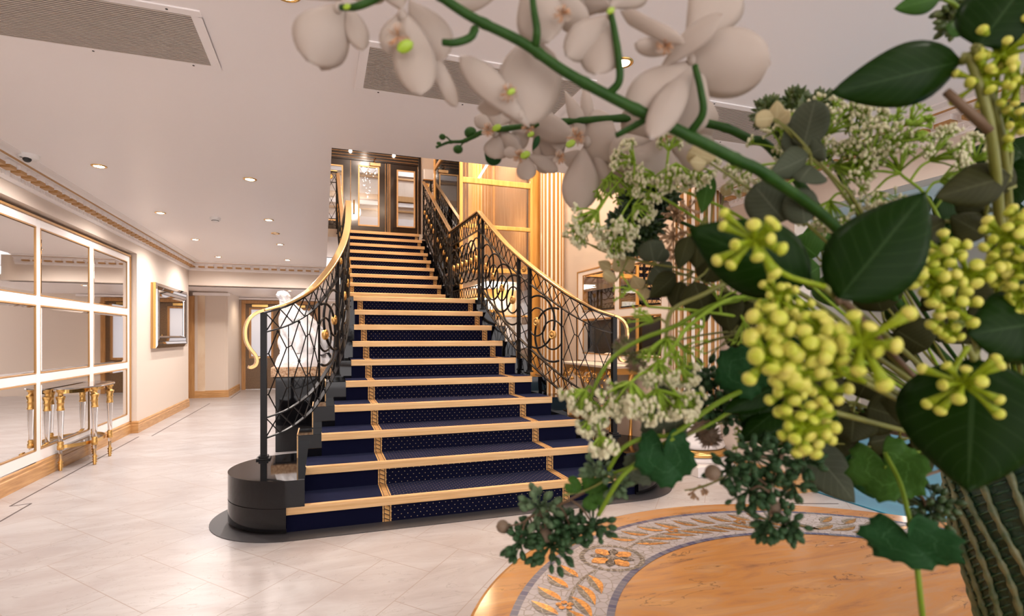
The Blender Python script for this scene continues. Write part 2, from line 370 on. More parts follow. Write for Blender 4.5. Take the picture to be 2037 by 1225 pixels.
# ---------------------------------------------------------------- mirror panelling (left wall)
def panel_frame(root,x,sgn,ycols,zrows,Y0,Y1,Z0,Z1,wd=.06):
    """white frame whose front lies at x, opening panes given by ycols/zrows, facing sgn along x"""
    fr=MB(); back=x-sgn*wd
    def bx(y0,y1,z0,z1): fr.box(min(x,back),max(x,back),y0,y1,z0,z1)
    ys=[Y0]+[v for c in ycols for v in c]+[Y1]; zs=[Z0]+[v for r in zrows for v in r]+[Z1]
    for i in range(0,len(ys),2): bx(ys[i],ys[i+1],Z0,Z1)
    for (a,b) in ycols:
        for i in range(0,len(zs),2): bx(a,b,zs[i],zs[i+1])
    fr.build('frame','white_paint',root,bevel=.004)
    for (a,b) in ycols:
        for (c,d) in zrows:
            p=MB(); xb=x-sgn*.007; xf=x-sgn*.003; e=.030; e0=.008
            o=[(xb,a+e0,c+e0),(xb,b-e0,c+e0),(xb,b-e0,d-e0),(xb,a+e0,d-e0)]; i_=[(xf,a+e,c+e),(xf,b-e,c+e),(xf,b-e,d-e),(xf,a+e,d-e)]
            p.add(o+i_,[(4,5,6,7)]+[(k,(k+1)%4,4+(k+1)%4,4+k) for k in range(4)])
            q=p.build('mirror_pane','mirror_glass',root)
            g=MB()
            for (y0,y1,z0,z1) in ((a,b,c,c+e0),(a,b,d-e0,d),(a,a+e0,c+e0,d-e0),(b-e0,b,c+e0,d-e0)): g.box(min(xb-sgn*.01,x+sgn*.003),max(xb-sgn*.01,x+sgn*.003),y0,y1,z0,z1)
            g.build('gilt_bead','gold_paint',q,bevel=.003)
r=thing('mirror_panelling','white framed wall of mirror squares with gilt beads behind the small half-moon table','mirror',(-2.27,6.0,.15))
panel_frame(r,-2.27,1,[(3.46,4.48),(4.565,5.589),(5.663,6.685),(6.788,7.818)],[(.243,.814),(.889,1.47),(1.546,2.127)],3.38,7.905,.15,2.195)
MB().box(-2.28,-2.255,3.38,7.925,2.195,2.212).box(-2.28,-2.255,7.905,7.925,.15,2.195).build('outer_bead','gold_paint',r)
r=thing('mirror_panelling','white framed mirror panels with gilt beads between the two fluted columns','mirror',(3.43,5.8,.88))
panel_frame(r,3.40,-1,[(4.918,5.785),(5.892,6.765)],[(.97,1.446),(1.537,2.052)],4.80,6.91,.88,2.10,.03)
MB().box(3.395,3.43,4.78,6.937,2.10,2.118).box(3.395,3.43,6.91,6.937,.86,2.10).build('outer_bead','gold_paint',r)
# ---------------------------------------------------------------- framed bevel mirror on the left wall
r=thing('wall_mirror','landscape mirror with faceted mirror frame and gold edge hanging alone on the cream wall','mirror',(-2.2,9.4,1.5))
y0,y1,z0,z1=8.50,10.28,1.045,1.94
MB().box(-2.199,-2.16,y0,y1,z0,z1).build('backing','gold_paint',r)
f=MB(); xo=-2.15; xi=-2.165
def ringq(mb,A,B,xa,xb):
    (a0,a1,c0,c1),(b0,b1,d0,d1)=A,B
    mb.add([(xa,a0,c0),(xa,a1,c0),(xa,a1,c1),(xa,a0,c1),(xb,b0,d0),(xb,b1,d0),(xb,b1,d1),(xb,b0,d1)],[(k,(k+1)%4,4+(k+1)%4,4+k) for k in range(4)])
ins=lambda q:(y0+q,y1-q,z0+q,z1-q)
ringq(f,ins(0),ins(0.0),-2.16,-2.140); ringq(f,ins(0),ins(.05),-2.140,-2.125); ringq(f,ins(.05),ins(.09),-2.125,-2.135); ringq(f,ins(.09),ins(.14),-2.135,-2.128); ringq(f,ins(.14),ins(.17),-2.128,-2.15)
f.build('bevelled_frame','mirror_glass',r)
g=MB(); ringq(g,ins(.046),ins(.054),-2.124,-2.123); ringq(g,ins(.086),ins(.094),-2.134,-2.133); ringq(g,ins(.138),ins(.146),-2.126,-2.126); g.build('bead','iron_black',r)
MB().add([(-2.15,a,b) for a,b in ((y0+.16,z0+.16),(y1-.16,z0+.16),(y1-.16,z1-.16),(y0+.16,z1-.16))],[(0,1,2,3)]).build('mirror_glass','mirror_glass',r)
MB().box(-2.17,-2.138,y0-.006,y0+.001,z0,z1).build('gold_side','gold',r)

# ---------------------------------------------------------------- downlights, grilles, detector, camera
def downlight(name,label,x,y,z,lit=True,group=None):
    t=thing(name,label,'light',(x,y,z),group)
    MB().lathe([(.034,.001),(.034,-.004),(.044,-.008),(.052,-.004),(.052,.0)],(x,y,z),20).build('trim_ring','gold',t,smooth=True)
    MB().lathe([(0,.0),(.034,0),(.034,-.003)] if lit else [(0,.02),(.034,.0)],(x,y,z-.002),16).build('lamp','lamp_glow' if lit else 'chrome',t)
    return t
lab=['downlight above the small half-moon table, lit, brass ringed','lit brass ringed downlight left of the stairwell opening corner','lit downlight in the ceiling second from the near end, by the left cornice','lit downlight second from the near end, by the stairwell opening',
 'lit downlight in front of the hanging landscape mirror','lit downlight just beyond the unlit spot','farthest lit downlight along the left cornice','farthest lit downlight before the beam, nearest the stairs','lit brass downlight seen between the orchid stalks above the stairs front','lit downlight at the very top edge beside the orchids']
for i,(x,y) in enumerate(DL[:10]): downlight('ceiling_downlight',lab[i],x,y,2.5,group='ceiling downlights')
downlight('ceiling_downlight','small unlit downlight between two lit ones near the stairwell edge',-.566,7.389,2.5,False)
downlight('ceiling_downlight','downlight in the low ceiling of the alcove before the double doors',-.62,11.365,2.10)
DET=thing('smoke_detector','small round white smoke detector on the ceiling between the downlights','smoke detector',(-1.113,6.64,2.5))
MB().lathe([(0,-.045),(.03,-.045),(.034,-.03),(.05,-.028),(.055,-.006),(.055,0)],(-1.113,6.64,2.5),24).build('housing','white_plastic',DET,smooth=True)
MB().lathe([(.031,-.036),(.037,-.036),(.037,-.031),(.031,-.031)],(-1.113,6.64,2.5),24).build('vent_band','black_plastic',DET)
CC=thing('security_camera','white dome security camera at the cornice edge in the upper left corner','camera',(-1.99,4.79,2.5))
MB().lathe([(0,-.034),(.05,-.034),(.062,-.026),(.066,0)],(-1.99,4.79,2.5),28).build('housing','white_plastic',CC,smooth=True)
MB().ball((-1.985,4.76,2.462),.026,14,8,(1,1,.9)).build('dome_lens','black_plastic',CC,smooth=True)
MB().lathe([(0,-.002),(.008,-.002),(.008,0)],(-2.01,4.735,2.467),10).build('sensor','black_plastic',CC)
def grille(label,x0,x1,y0=2.444,y1=2.957):
    t=thing('air_grille',label,'vent',((x0+x1)/2,(y0+y1)/2,2.5),'ceiling air grilles')
    f=MB(); b=.042
    for a in ((x0,x1,y0,y0+b),(x0,x1,y1-b,y1),(x0,x0+b,y0+b,y1-b),(x1-b,x1,y0+b,y1-b)): f.box(a[0],a[1],a[2],a[3],2.494,2.501)
    f.build('frame','ceiling_paint',t,bevel=.002)
    MB().box(x0+b,x1-b,y0+b,y1-b,2.4995,2.5002).build('backing','grille_dark',t)  # dark sheet standing in for the shaded gaps between the slats
    s=MB(); n=30; p=(y1-y0-2*b)/n
    for i in range(n):
        y=y0+b+p*(i+.5); s.box(x0+b,x1-b,y-p*.20,y+p*.16,2.493,2.4965)
    s.build('slats','beige_slat',t)
    m_=max(2,int((x1-x0)/.35))
    for i in range(m_):
        x=x0+.12+(x1-x0-.24)*i/(m_-1)
        for y in (y0+b/2,y1-b/2): MB().lathe([(0,-.0075),(.005,-.0075),(.005,-.005)],(x,y,2.5),8).build('screw','iron_black',t)
grille('long slatted ceiling air grille in the upper left corner',-1.90,-.464)
grille('slatted ceiling air grille above the stairs behind the orchid petals',.155,1.31)
grille('slatted ceiling air grille partly hidden by the dark green conifer sprig',1.93,3.05)
# ================================================================ STAIRCASE
RZ=.1655; CXS=1.014
XL=[-.215,-.11,-.01,.087,.182,.24,.267,.295,.317,.32]; XR=[2*CXS-x for x in XL]; XR[2:]=[2.038,1.936,1.86,1.805,1.765,1.739,1.723,1.716]
UL=[.346,.359,.372,.386,.403,.416,.426,.439,.457]; UR=[1.695,1.698,1.701,1.706,1.707,1.710,1.709,1.712,1.712]
NY=[3.56+.3*i for i in range(10)]+[7.83+.301*i for i in range(9)]
NL=XL+UL; NR=XR+UR
ST=thing('staircase','grand navy carpeted staircase with brass nosings and black granite ends rising to the black doors','staircase',(CXS,3.5,0))
for i in range(19):
    z=(i+1)*RZ; y0=NY[i]+.025; y1=(NY[i+1]+.025) if i<18 else 10.30
    ext=.165 if 1<i<10 else (.02 if i<2 else .10); zb=0 if i<10 else z-RZ-.34
    b=MB().box(NL[i]-ext,NR[i]+ext,y0,y1,zb,z-.006); b.build('granite_step','granite_black',ST,bevel=.002)
# curtail (bullnose) blocks under the first two steps, with recessed kick and floor ring
def dshape(sx,r,ex,ycap=None):
    cx=CXS+sx*(CXS+.17); cy=3.525+.42; pts=[]
    for k in range(33):
        a=(PI/2+PI*k/32) if sx<0 else (PI/2-PI*k/32); pts.append((cx+r*math.cos(a),cy+r*math.sin(a)))
    xin=CXS+sx*ex
    if sx*(xin-cx)>0: pts=[(x if sx*(x-xin)>0 else xin,y) for x,y in pts]
    else: pts.append((xin,cy-r)); pts.append((xin,cy+r))
    return pts
for sx in (-1,1):
    e1=abs(NL[0]-CXS)-.003; e2=abs(NL[1]-CXS)-.003
    MB().prism(dshape(sx,.415,e1),.028,RZ-.004).prism(dshape(sx,.410,e1),RZ-.004,RZ+.002).prism(dshape(sx,.415,e2),RZ+.002,2*RZ).build('curtail_block','granite_black',ST,auto=True,smooth=True)
    MB().prism(dshape(sx,.385,e1),0.0,.03).build('kick_plinth','iron_black',ST)
struct(MB().prism(dshape(-1,.52,-1.1)[:33]+dshape(1,.52,-1.1)[:33][::-1],.0005,.004),'floor_granite_border','matte_black')
# carpet: plain side strips, dotted runner, rope borders, nosings
RL,RR=.39,1.665
def strip_profile(i):
    """polyline (y,z) over step i from riser foot to back of tread"""
    z0=i*RZ; z1=(i+1)*RZ; y=NY[i]+.02; yb=(NY[i+1]+.02) if i<18 else 10.45
    return [(y,z0),(y,z1-.012),(y+.01,z1+.002),(yb,z1+.002)]
def carpet_part(name,m,fa,fb,uv=False,off=0):
    mb=MB(); vlen=0
    for i in range(19):
        pr=strip_profile(i); xa,xb=fa(i),fb(i)
        if xb-xa<.004:
            continue
        for (p,q) in zip(pr,pr[1:]):
            l=math.hypot(q[0]-p[0],q[1]-p[1]); n=Vector((0,p[1]-q[1],q[0]-p[0])).normalized()*off; n=Vector((0,-abs(n.y) if abs(q[1]-p[1])>abs(q[0]-p[0]) else 0,abs(n.z)))
            mb.add([(xa,p[0]+n.y,p[1]+n.z),(xb,p[0]+n.y,p[1]+n.z),(xb,q[0]+n.y,q[1]+n.z),(xa,q[0]+n.y,q[1]+n.z)],[(0,1,2,3)],[[(0,vlen),(1,vlen),(1,vlen+l),(0,vlen+l)]] if uv else None); vlen+=l
    return mb.build(name,m,ST,recalc=False)
bw=.028
cut=lambda a,i:max(min(a,NR[i]),NL[i])
carpet_part('carpet_side','carpet_navy',lambda i:NL[i],lambda i:cut(RL-bw,i)); carpet_part('carpet_side','carpet_navy',lambda i:cut(RR+bw,i),lambda i:NR[i])
carpet_part('carpet_runner','carpet_dotted',lambda i:cut(RL+bw,i),lambda i:cut(RR-bw,i))
carpet_part('rope_border','rope_border',lambda i:cut(RL-bw,i),lambda i:cut(RL+bw,i),True,.0015); carpet_part('rope_border','rope_border',lambda i:cut(RR-bw,i),lambda i:cut(RR+bw,i),True,.0015)
for i in range(19):
    z=(i+1)*RZ; y=NY[i]; h=.052
    prof=[(0,0,z-h),(0,0,z-.006),(0,.004,z),(0,.018,z+.001),(0,.020,z-.001),(0,.024,z+.001),(0,.040,z+.001),(0,.042,z-.001),(0,.046,z+.001),(0,.070,z+.001),(0,.072,z-.004),(0,.026,z-.006),(0,.018,z-h)]
    MB().extr([Vector(p) for p in prof],(NL[i]-.002,y,0),(NR[i]+.002,y,0)).build('stair_nosing','brass_satin',ST)
# brass edging on the granite ends
for i in range(2,10):
    z=(i+1)*RZ
    for sx,xe in ((-1,NL[i]-.165),(1,NR[i]+.165)):
        MB().box(xe-.004,xe+.004,NY[i]+.018,NY[i]+.027,i*RZ,z).box(xe-.004,xe+.004,NY[i]+.018,NY[i+1]+.02,z-.006,z+.002).build('brass_edging','brass_satin',ST)

# ================================================================ BALUSTRADES
class Path:
    def __init__(s,pts):
        s.p=[Vector(p) for p in pts]; s.s=[0]
        for a,b in zip(s.p,s.p[1:]): s.s.append(s.s[-1]+math.hypot(b.x-a.x,b.y-a.y))
        s.L=s.s[-1]
    def at(s,q):
        q=max(0,min(s.L,q)); import bisect
        i=max(0,min(len(s.s)-2,bisect.bisect_right(s.s,q)-1)); t=(q-s.s[i])/max(1e-9,s.s[i+1]-s.s[i])
        return s.p[i].lerp(s.p[i+1],t)
def balustrade(root,path,drops,secs,posts,lat=.105):
    """drops(s)->(d1,d2,d3); secs: (kind,s0,s1,n)"""
    P=path
    def pt(s,d): v=P.at(s); return Vector((v.x,v.y,v.z-d))
    def pz(s,z): v=P.at(s); return Vector((v.x,v.y,z))
    def line(mb,s0,d0,s1,d1,r):
        n=max(1,int(abs(s1-s0)/.06)); mb.tube([pt(s0+(s1-s0)*k/n,d0+(d1-d0)*k/n) for k in range(n+1)],r,5)
    ss=[P.L*k/48 for k in range(49)]
    MB().tube([pt(s,-.004) for s in ss],0,flat=(.062,.020),up=(0,0,1)).build('handrail','rail_brass',root,bevel=.005)
    sb=MB()
    for j in (0,1,2): sb.tube([pt(s,drops(s)[j]) for s in ss],0,flat=(.030,.009),up=(0,0,1))
    sb.tube([pt(s,.016) for s in ss],0,flat=(.03,.01),up=(0,0,1)); sb.build('sloping_bars','iron_black',root)
    for s,kind in posts:
        mb=MB(); v=P.at(s); d=(P.at(s+.02)-P.at(s-.02)); d.z=0; d.normalize(); nrm=Vector((-d.y,d.x,0)); wd=.031 if kind=='full' else .013
        b1,b2=(0.02,kind if not isinstance(kind,str) else 1.05) if kind not in('mid','thin','full') else ((.02,drops(s)[2]+.09) if kind=='full' else (drops(s)[0],drops(s)[1]))
        if kind=='thin': wd=.006
        c=[d*a*wd/2+nrm*b*wd/2 for a,b in ((-1,-1),(1,-1),(1,1),(-1,1))]
        lo=v.z-b2; hi=v.z-b1
        mb.add([(v.x+q.x,v.y+q.y,lo) for q in c]+[(v.x+q.x,v.y+q.y,hi) for q in c],[(0,3,2,1),(4,5,6,7),(0,1,5,4),(1,2,6,5),(2,3,7,6),(3,0,4,7)])
        if kind=='full': mb.box(v.x-.028,v.x+.028,v.y-.028,v.y+.028,lo,lo+.014)
        mb.build('baluster_post','iron_black',root)
    lt=MB()
    def xs(s0,s1,da,db,n,r=.0045):
        w_=(s1-s0)/n
        for i in range(n):
            a=s0+w_*i; b=a+w_; line(lt,a,da(a),b,db(b),r); line(lt,a,db(a),b,da(b),r)
            m_=(a+b)/2; dm=(da(m_)+db(m_))/2; lt.ball(pt(m_,dm),r*1.9,6,4)
    for kind,s0,s1,n in secs:
        m_=max(1,round((s1-s0)/lat))
        if kind in('rings','diamond'):
            xs(s0,s1,lambda s:.02,lambda s:drops(s)[0],m_); xs(s0,s1,lambda s:drops(s)[1],lambda s:drops(s)[2],m_)
        if kind=='lattice':
            k=5
            for q in range(k):
                f0=q/k; f1=(q+1)/k
                xs(s0,s1,lambda s,f=f0:.12+f*(drops(s)[2]-.12),lambda s,f=f1:.12+f*(drops(s)[2]-.12),1)
            sm=(s0+s1)/2; med(root,P,sm,P.at(sm).z-.085,.032)
        if kind=='rings':
            step=(s1-s0)/n
            for i in range(n):
                sc=s0+step*(i+.5); d=drops(sc); zc=P.at(sc).z-(d[0]+d[1])/2; H=(d[1]-d[0])/2; mb=MB()
                for R,r in ((min(.255,H*.80),.0105),(min(.135,H*.44),.0085)):
                    run=[]
                    for k in range(41):
                        a=2*PI*k/40; s_=sc+R*math.cos(a)
                        if s0<=s_<=s1: run.append(pz(s_,zc+R*math.sin(a)))
                        else:
                            if len(run)>1: mb.tube(run,r,6)
                            run=[]
                    if len(run)>1: mb.tube(run,r,6)
                mb.build('iron_rings','iron_black',root,smooth=True); med(root,P,sc,zc,.043)
        if kind=='diamond':
            # kites: centre nodes at 0,.5,1 and side nodes at .25,.75
            w_=(s1-s0)/n; da=lambda s:drops(s)[0]; db=lambda s:drops(s)[1]
            for i in range(n):
                a=s0+w_*i+w_*.12; b=s0+w_*(i+1)-w_*.12; m__=(a+b)/2
                g=lambda s,f:da(s)+f*(db(s)-da(s))
                for f in (.02,.5):
                    for e in (a,b): line(lt,m__,g(m__,f),e,g(e,f+.24),.0045); line(lt,e,g(e,f+.24),m__,g(m__,f+.48),.0045)
                for f in (.26,.74):
                    line(lt,a,g(a,f),s0+w_*i,g(s0+w_*i,f),.0045); line(lt,b,g(b,f),s0+w_*(i+1),g(s0+w_*(i+1),f),.0045)
                for f in (.03,.5,.97): lt.ball(pt(m__,g(m__,f)),.011,6,4)
    lt.build('lattice','iron_black',root)
def med(root,P,s,z,r):
    v=P.at(s); d=(P.at(s+.02)-P.at(s-.02)); d.z=0; d.normalize(); nrm=Vector((-d.y,d.x,0))
    MB().lathe([(0,-.018),(r*.35,-.018),(r*.42,-.013),(r*.6,-.012),(r*.7,-.016),(r*.82,-.016),(r,-.009),(r,.009),(r*.82,.016),(r*.7,.016),(r*.6,.012),(r*.42,.013),(r*.35,.018),(0,.018)],(v.x,v.y,z),16,axis=nrm).build('medallion','gold_leaf',root,smooth=True)
LOWP=[(-.40,4.22,1.385),(-.25,4.27,1.44),(-.12,4.37,1.53),(-.04,4.5,1.62),(.065,4.76,1.79),(.145,5.06,1.97),(.20,5.36,2.15),(.235,5.66,2.34),(.252,5.96,2.525),(.262,6.26,2.70)]
def lerp(a,b,t): return a+(b-a)*max(0,min(1,t))
for side,(lbl,) in enumerate([('black iron and gilt balustrade curling out to the scroll beside the wrapped statue',),('black iron and gilt balustrade on the glass lift side, behind the flower sprays',)]):
    low=crom([(x if side==0 else 2*CXS-x,y,z) for x,y,z in LOWP],6)
    xl=low[-1].x; root=thing('stair_balustrade',lbl,'balustrade',(low[0].x,low[0].y,.331),'stair balustrades')
    P1=Path(low); d1=lambda s,L=P1.L:(lerp(.155,.215,s/L),lerp(.765,.88,s/L),lerp(.91,1.015,s/L)); L=P1.L
    balustrade(root,P1,d1,[('diamond',.012,.50,3),('rings',.50,.95,2),('lattice',.95,1.15,1),('rings',1.15,L-.14,4),('lattice',L-.14,L-.02,1)],[(.17,'thin'),(.335,'thin'),(.50,'mid'),(.95,'full'),(1.15,'full'),(L-.14,'full'),(L,'full')])
    x2=.25 if side==0 else 1.79
    P2=Path([Vector((xl,6.26,2.70)),Vector((xl+(x2-xl)*.3,7.80,2.74))]); d2=lambda s:(.215,.88,1.015)
    balustrade(root,P2,d2,[('rings',.03,1.47,6)],[(1.50,'full')],.13)
    P3=Path([Vector((xl+(x2-xl)*.3,7.80,2.74)),Vector((x2,10.24,4.14))]); d3=lambda s:(.20,.84,.98)
    balustrade(root,P3,d3,[('lattice',.0,.14,1),('rings',.14,1.12,4),('lattice',1.12,1.26,1),('rings',1.26,2.38,5)],[(.14,'full'),(1.12,'full'),(1.26,'full'),(2.40,'full')],.12)
    v=low[0]; MB().box(v.x-.021,v.x+.021,v.y-.021,v.y+.021,.34,1.375).build('newel_post','iron_black',root,bevel=.002)
    MB().box(v.x-.046,v.x+.046,v.y-.046,v.y+.046,.331,.343).box(v.x-.032,v.x+.032,v.y-.032,v.y+.032,.343,.358).build('newel_foot','iron_black',root,bevel=.002)
    dirv=Vector((-1 if side==0 else 1,-.25,0)).normalized()
    sc=[(0,1.389),(.05,1.368),(.095,1.325),(.118,1.26),(.116,1.18),(.09,1.12),(.058,1.075),(.045,1.035),(.055,1.0),(.082,.985),(.10,.99)]
    pts=crom([v+dirv*(h)+Vector((0,0,z-v.z)) for h,z in sc],6)
    MB().tube(pts,0,flat=(.022,.058),up=(dirv.y*-1,dirv.x,0)).build('handrail_scroll','rail_brass',root,bevel=.004)
    MB().tube([v+Vector((0,0,1.05-v.z)),v+dirv*.05+Vector((0,0,1.05-v.z))],.006,6).build('scroll_stay','rail_brass',root)
# gallery balustrades at the head of the stairs
for lbl,xa,xb in (('short upper gallery balustrade with gilt medallion right of the stair head',1.80,3.38),('short upper gallery balustrade left of the stair head, seen edge of the opening',.04,.24)):
    root=thing('gallery_balustrade',lbl,'balustrade',(xa,10.32,3.1445)); Pg=Path([Vector((xa,10.32,4.20)),Vector((xb,10.32,4.20))])
    w_=xb-xa
    balustrade(root,Pg,lambda s:(.20,.86,.98),[('diamond',.15,w_,max(1,round(w_/.18)))] if w_>.5 else [('diamond',.0,w_,1)],[(0.01,'full')]+([(.15,'full')] if w_>.5 else [])+[(w_-.01,'full')],.12)
    med(root,Pg,.08,4.10,.045)
root=thing('gallery_balustrade','dark railing along the left edge of the stairwell opening on the upper floor','balustrade',(-.02,7,3.1445))
Pg=Path([Vector((.0,4.1,4.2)),Vector((.0,10.3,4.2))]); balustrade(root,Pg,lambda s:(.20,.86,.98),[('diamond',.0,6.2,26)],[(s,'full') for s in (.02,1.5,3.0,4.5,6.18)],.24)

# ================================================================ UPPER BLACK DOOR UNIT
D=thing('door_1',None,None,(.965,12.7,3.1445)); D['kind']='structure'
yd=12.70; zf=3.1445
def fr(mb,x0,x1,z0,z1,w_,y0,y1):
    mb.box(x0,x1,y0,y1,z0,z0+w_); mb.box(x0,x1,y0,y1,z1-w_,z1); mb.box(x0,x0+w_,y0,y1,z0+w_,z1-w_); mb.box(x1-w_,x1,y0,y1,z0+w_,z1-w_)
def leaf(x0,x1,gx0,gx1,gz0,gz1,name):
    mb=MB(); mb.box(x0,gx0,yd,yd+.045,zf,5.19); mb.box(gx1,x1,yd,yd+.045,zf,5.19); mb.box(gx0,gx1,yd,yd+.045,zf,gz0); mb.box(gx0,gx1,yd,yd+.045,gz1,5.19)
    o=mb.build(name,'door_black',D); g=MB(); fr(g,gx0-.02,gx1+.02,gz0-.02,gz1+.02,.032,yd-.012,yd+.01); g.build('gilt_glazing_bead','brass_satin',o,bevel=.003)
    MB().box(gx0,gx1,yd+.018,yd+.024,gz0,gz1).build('glass_pane','door_glass',o); return o
leaf(-.20,.575,.0,.40,3.81,5.03,'side_panel'); lf=leaf(.590,1.340,.765,1.195,3.735,5.07,'door_leaf'); leaf(1.50,2.13,1.625,2.01,3.76,5.05,'side_panel')
MB().box(1.355,1.50,yd-.005,yd+.05,zf,5.19).box(.575,.588,yd+.01,yd+.05,zf,5.19).box(1.342,1.355,yd+.01,yd+.05,zf,5.19).box(-.22,2.13,yd-.02,yd+.06,5.19,5.50).box(2.10,2.16,yd-.05,yd+.06,zf,5.50).box(-.22,-.18,yd-.05,yd+.06,zf,5.5).build('door_surround','door_black',D,bevel=.004)
g=MB()
for x in (.581,1.348,1.40,1.43,1.455,2.09,2.115): g.box(x-.006,x+.006,yd-.016,yd+.0,zf,5.18)
for z in (5.235,5.30,5.365,5.43): g.box(-.2,2.1,yd-.03,yd-.018,z,z+.007)
g.build('gilt_strips','gold_paint',D)
MB().tube([(.655,yd-.05,3.98),(.655,yd-.05,4.28)],.014,8).box(.65,.66,yd-.05,yd,4.0,4.012).box(.65,.66,yd-.05,yd,4.25,4.262).build('door_handle','gold',lf)
MB().box(1.00,1.24,yd-.05,yd,5.09,5.165).build('door_closer','brass_satin',lf,bevel=.006); MB().tube([(1.12,yd-.05,5.16),(1.08,yd-.14,5.20),(1.13,yd-.03,5.28)],.010,6).build('closer_arm','gold',lf)
for x in (.577,1.535):
    MB().lathe([(0,-.0),(.03,0),(.035,.008)],(x,yd-.05,5.37),12,axis=Vector((0,-1,0))).build('head_light','lamp_glow',D)
# chandelier in the lobby beyond
CH=thing('chandelier','glittering crystal chandelier glimpsed through the upper door glass','chandelier',(1.15,15.4,6.6))
MB().tube([(1.15,15.4,7.2),(1.15,15.4,6.1)],.012,6).build('rod','gold',CH)
cg=MB(); random.seed(3)
for k in range(46):
    a=random.random()*2*PI; t=random.random(); rr=(.05+.11*math.sin(PI*min(1,t*1.1)))*random.uniform(.4,1); cg.ball((1.15+rr*math.cos(a),15.4+rr*math.sin(a),6.25-1.2*t),.010,5,4)
cg.build('crystals','crystal_glow',CH)
ag=MB()
for k in range(8):
    a=2*PI*k/8; c=Vector((1.15,15.4,5.75)); d=Vector((math.cos(a),math.sin(a),0)); ag.tube([c,c+d*.18+Vector((0,0,-.08)),c+d*.32+Vector((0,0,.02))],.008,5)
ag.build('arms','gold',CH)
for k in range(8):
    a=2*PI*k/8; MB().ball((1.15+.32*math.cos(a),15.4+.32*math.sin(a),5.80),.018,8,6,(1,1,1.6)).build('candle_bulb','crystal_glow',CH)
AC=thing('air_conditioner','white wall air conditioner above the gallery beside the black doors','air conditioner',(2.32,12.55,4.9))
MB().box(2.19,2.50,12.48,12.70,4.72,5.10).build('casing','white_plastic',AC,bevel=.03); MB().box(2.20,2.49,12.470,12.485,4.76,4.80).build('outlet_louvre','grille_dark',AC)

# ================================================================ GLASS LIFT
LF=thing('glass_lift','glass walled lift with golden wood frame standing right of the stair flights','lift',(2.47,8.7,0))
fm=MB(); x0,x1,y0,y1=1.888,3.044,7.75,9.70
for (x,y) in ((x0+.0225,y0),(x1-.0245,y0),(x0+.0225,y1),(x1-.0245,y1)): fm.box(x-.0225,x+.0245,y-.0225,y+.0225,0,5.6)
fm.box(2.02,2.047,y0+.2,y0+.23,2.2,5.6)
for z0_,z1_ in ((3.467,3.553),(2.806,2.868),(2.157,2.228),(1.50,1.53),(4.75,4.83)): fm.box(x0+.045,x1-.045,y0-.024,y0+.026,z0_,z1_)
for z0_,z1_ in ((4.20,4.27),(2.806,2.868),(2.157,2.228)): fm.box(x0,x0+.045,y0+.02,y1-.02,z0_,z1_)
fm.build('lift_frame','amber_wood',LF,bevel=.008)
MB().box(x0+.045,x1-.049,y0-.004,y0+.004,.1,5.6).build('glass_wall','clear_glass',LF)
MB().box(x0+.018,x0+.026,y0+.022,y1-.022,.1,5.6).build('glass_wall','clear_glass',LF)
MB().box(x0,x1,y1+.03,y1+.06,0,5.7).build('shaft_back_panel','veneer',LF); MB().box(x1+.0,x1+.02,y0+.3,y1,2.2,5.7).build('shaft_side_panel','veneer',LF)
MB().box(2.32,2.40,8.9,8.98,2.2,5.7).box(2.42,2.60,9.02,9.06,2.2,5.7).build('guide_rail','amber_wood',LF)
MB().box(3.044,3.24,7.76,7.95,0,5.6).build('corner_pilaster','amber_wood',LF,bevel=.005)
cb=MB(); cb.box(1.95,2.96,7.9,9.5,2.08,2.16); cb.box(2.92,2.96,7.9,9.5,.1,2.08); cb.box(1.95,2.92,9.45,9.5,.1,2.08); cb.box(1.95,2.96,7.9,9.5,.02,.1); cb.build('lift_car','wall_cream',LF)
MB().box(1.96,2.91,9.42,9.449,1.53,2.08).box(2.905,2.919,7.92,9.42,1.53,2.08).build('car_upper_panelling','amber_wood',LF)
MB().box(2.45,2.9,8.2,9.3,2.068,2.079).build('car_light_panel','panel_glow',LF); MB().box(2.62,2.90,9.38,9.42,1.70,1.90).build('car_wall_glow','panel_glow',LF)  # wall band is an added glow washing the car wall, not a fitting
MB().tube([(2.55,9.1,3.95),(2.40,8.0,3.88)],.018,8).build('strip_light','panel_glow',LF)
area(2.6,8.7,2.05,.4,.9,5,(1,.93,.85)); point(2.5,8.7,4.6,30,.12,(1,.75,.48)); point(2.6,8.3,2.9,10,.03,(1,.72,.42)); spot(3.0,6.7,5.6,150,(1,.82,.6),60)  # points and spot have no fixture; spot added to brighten the column

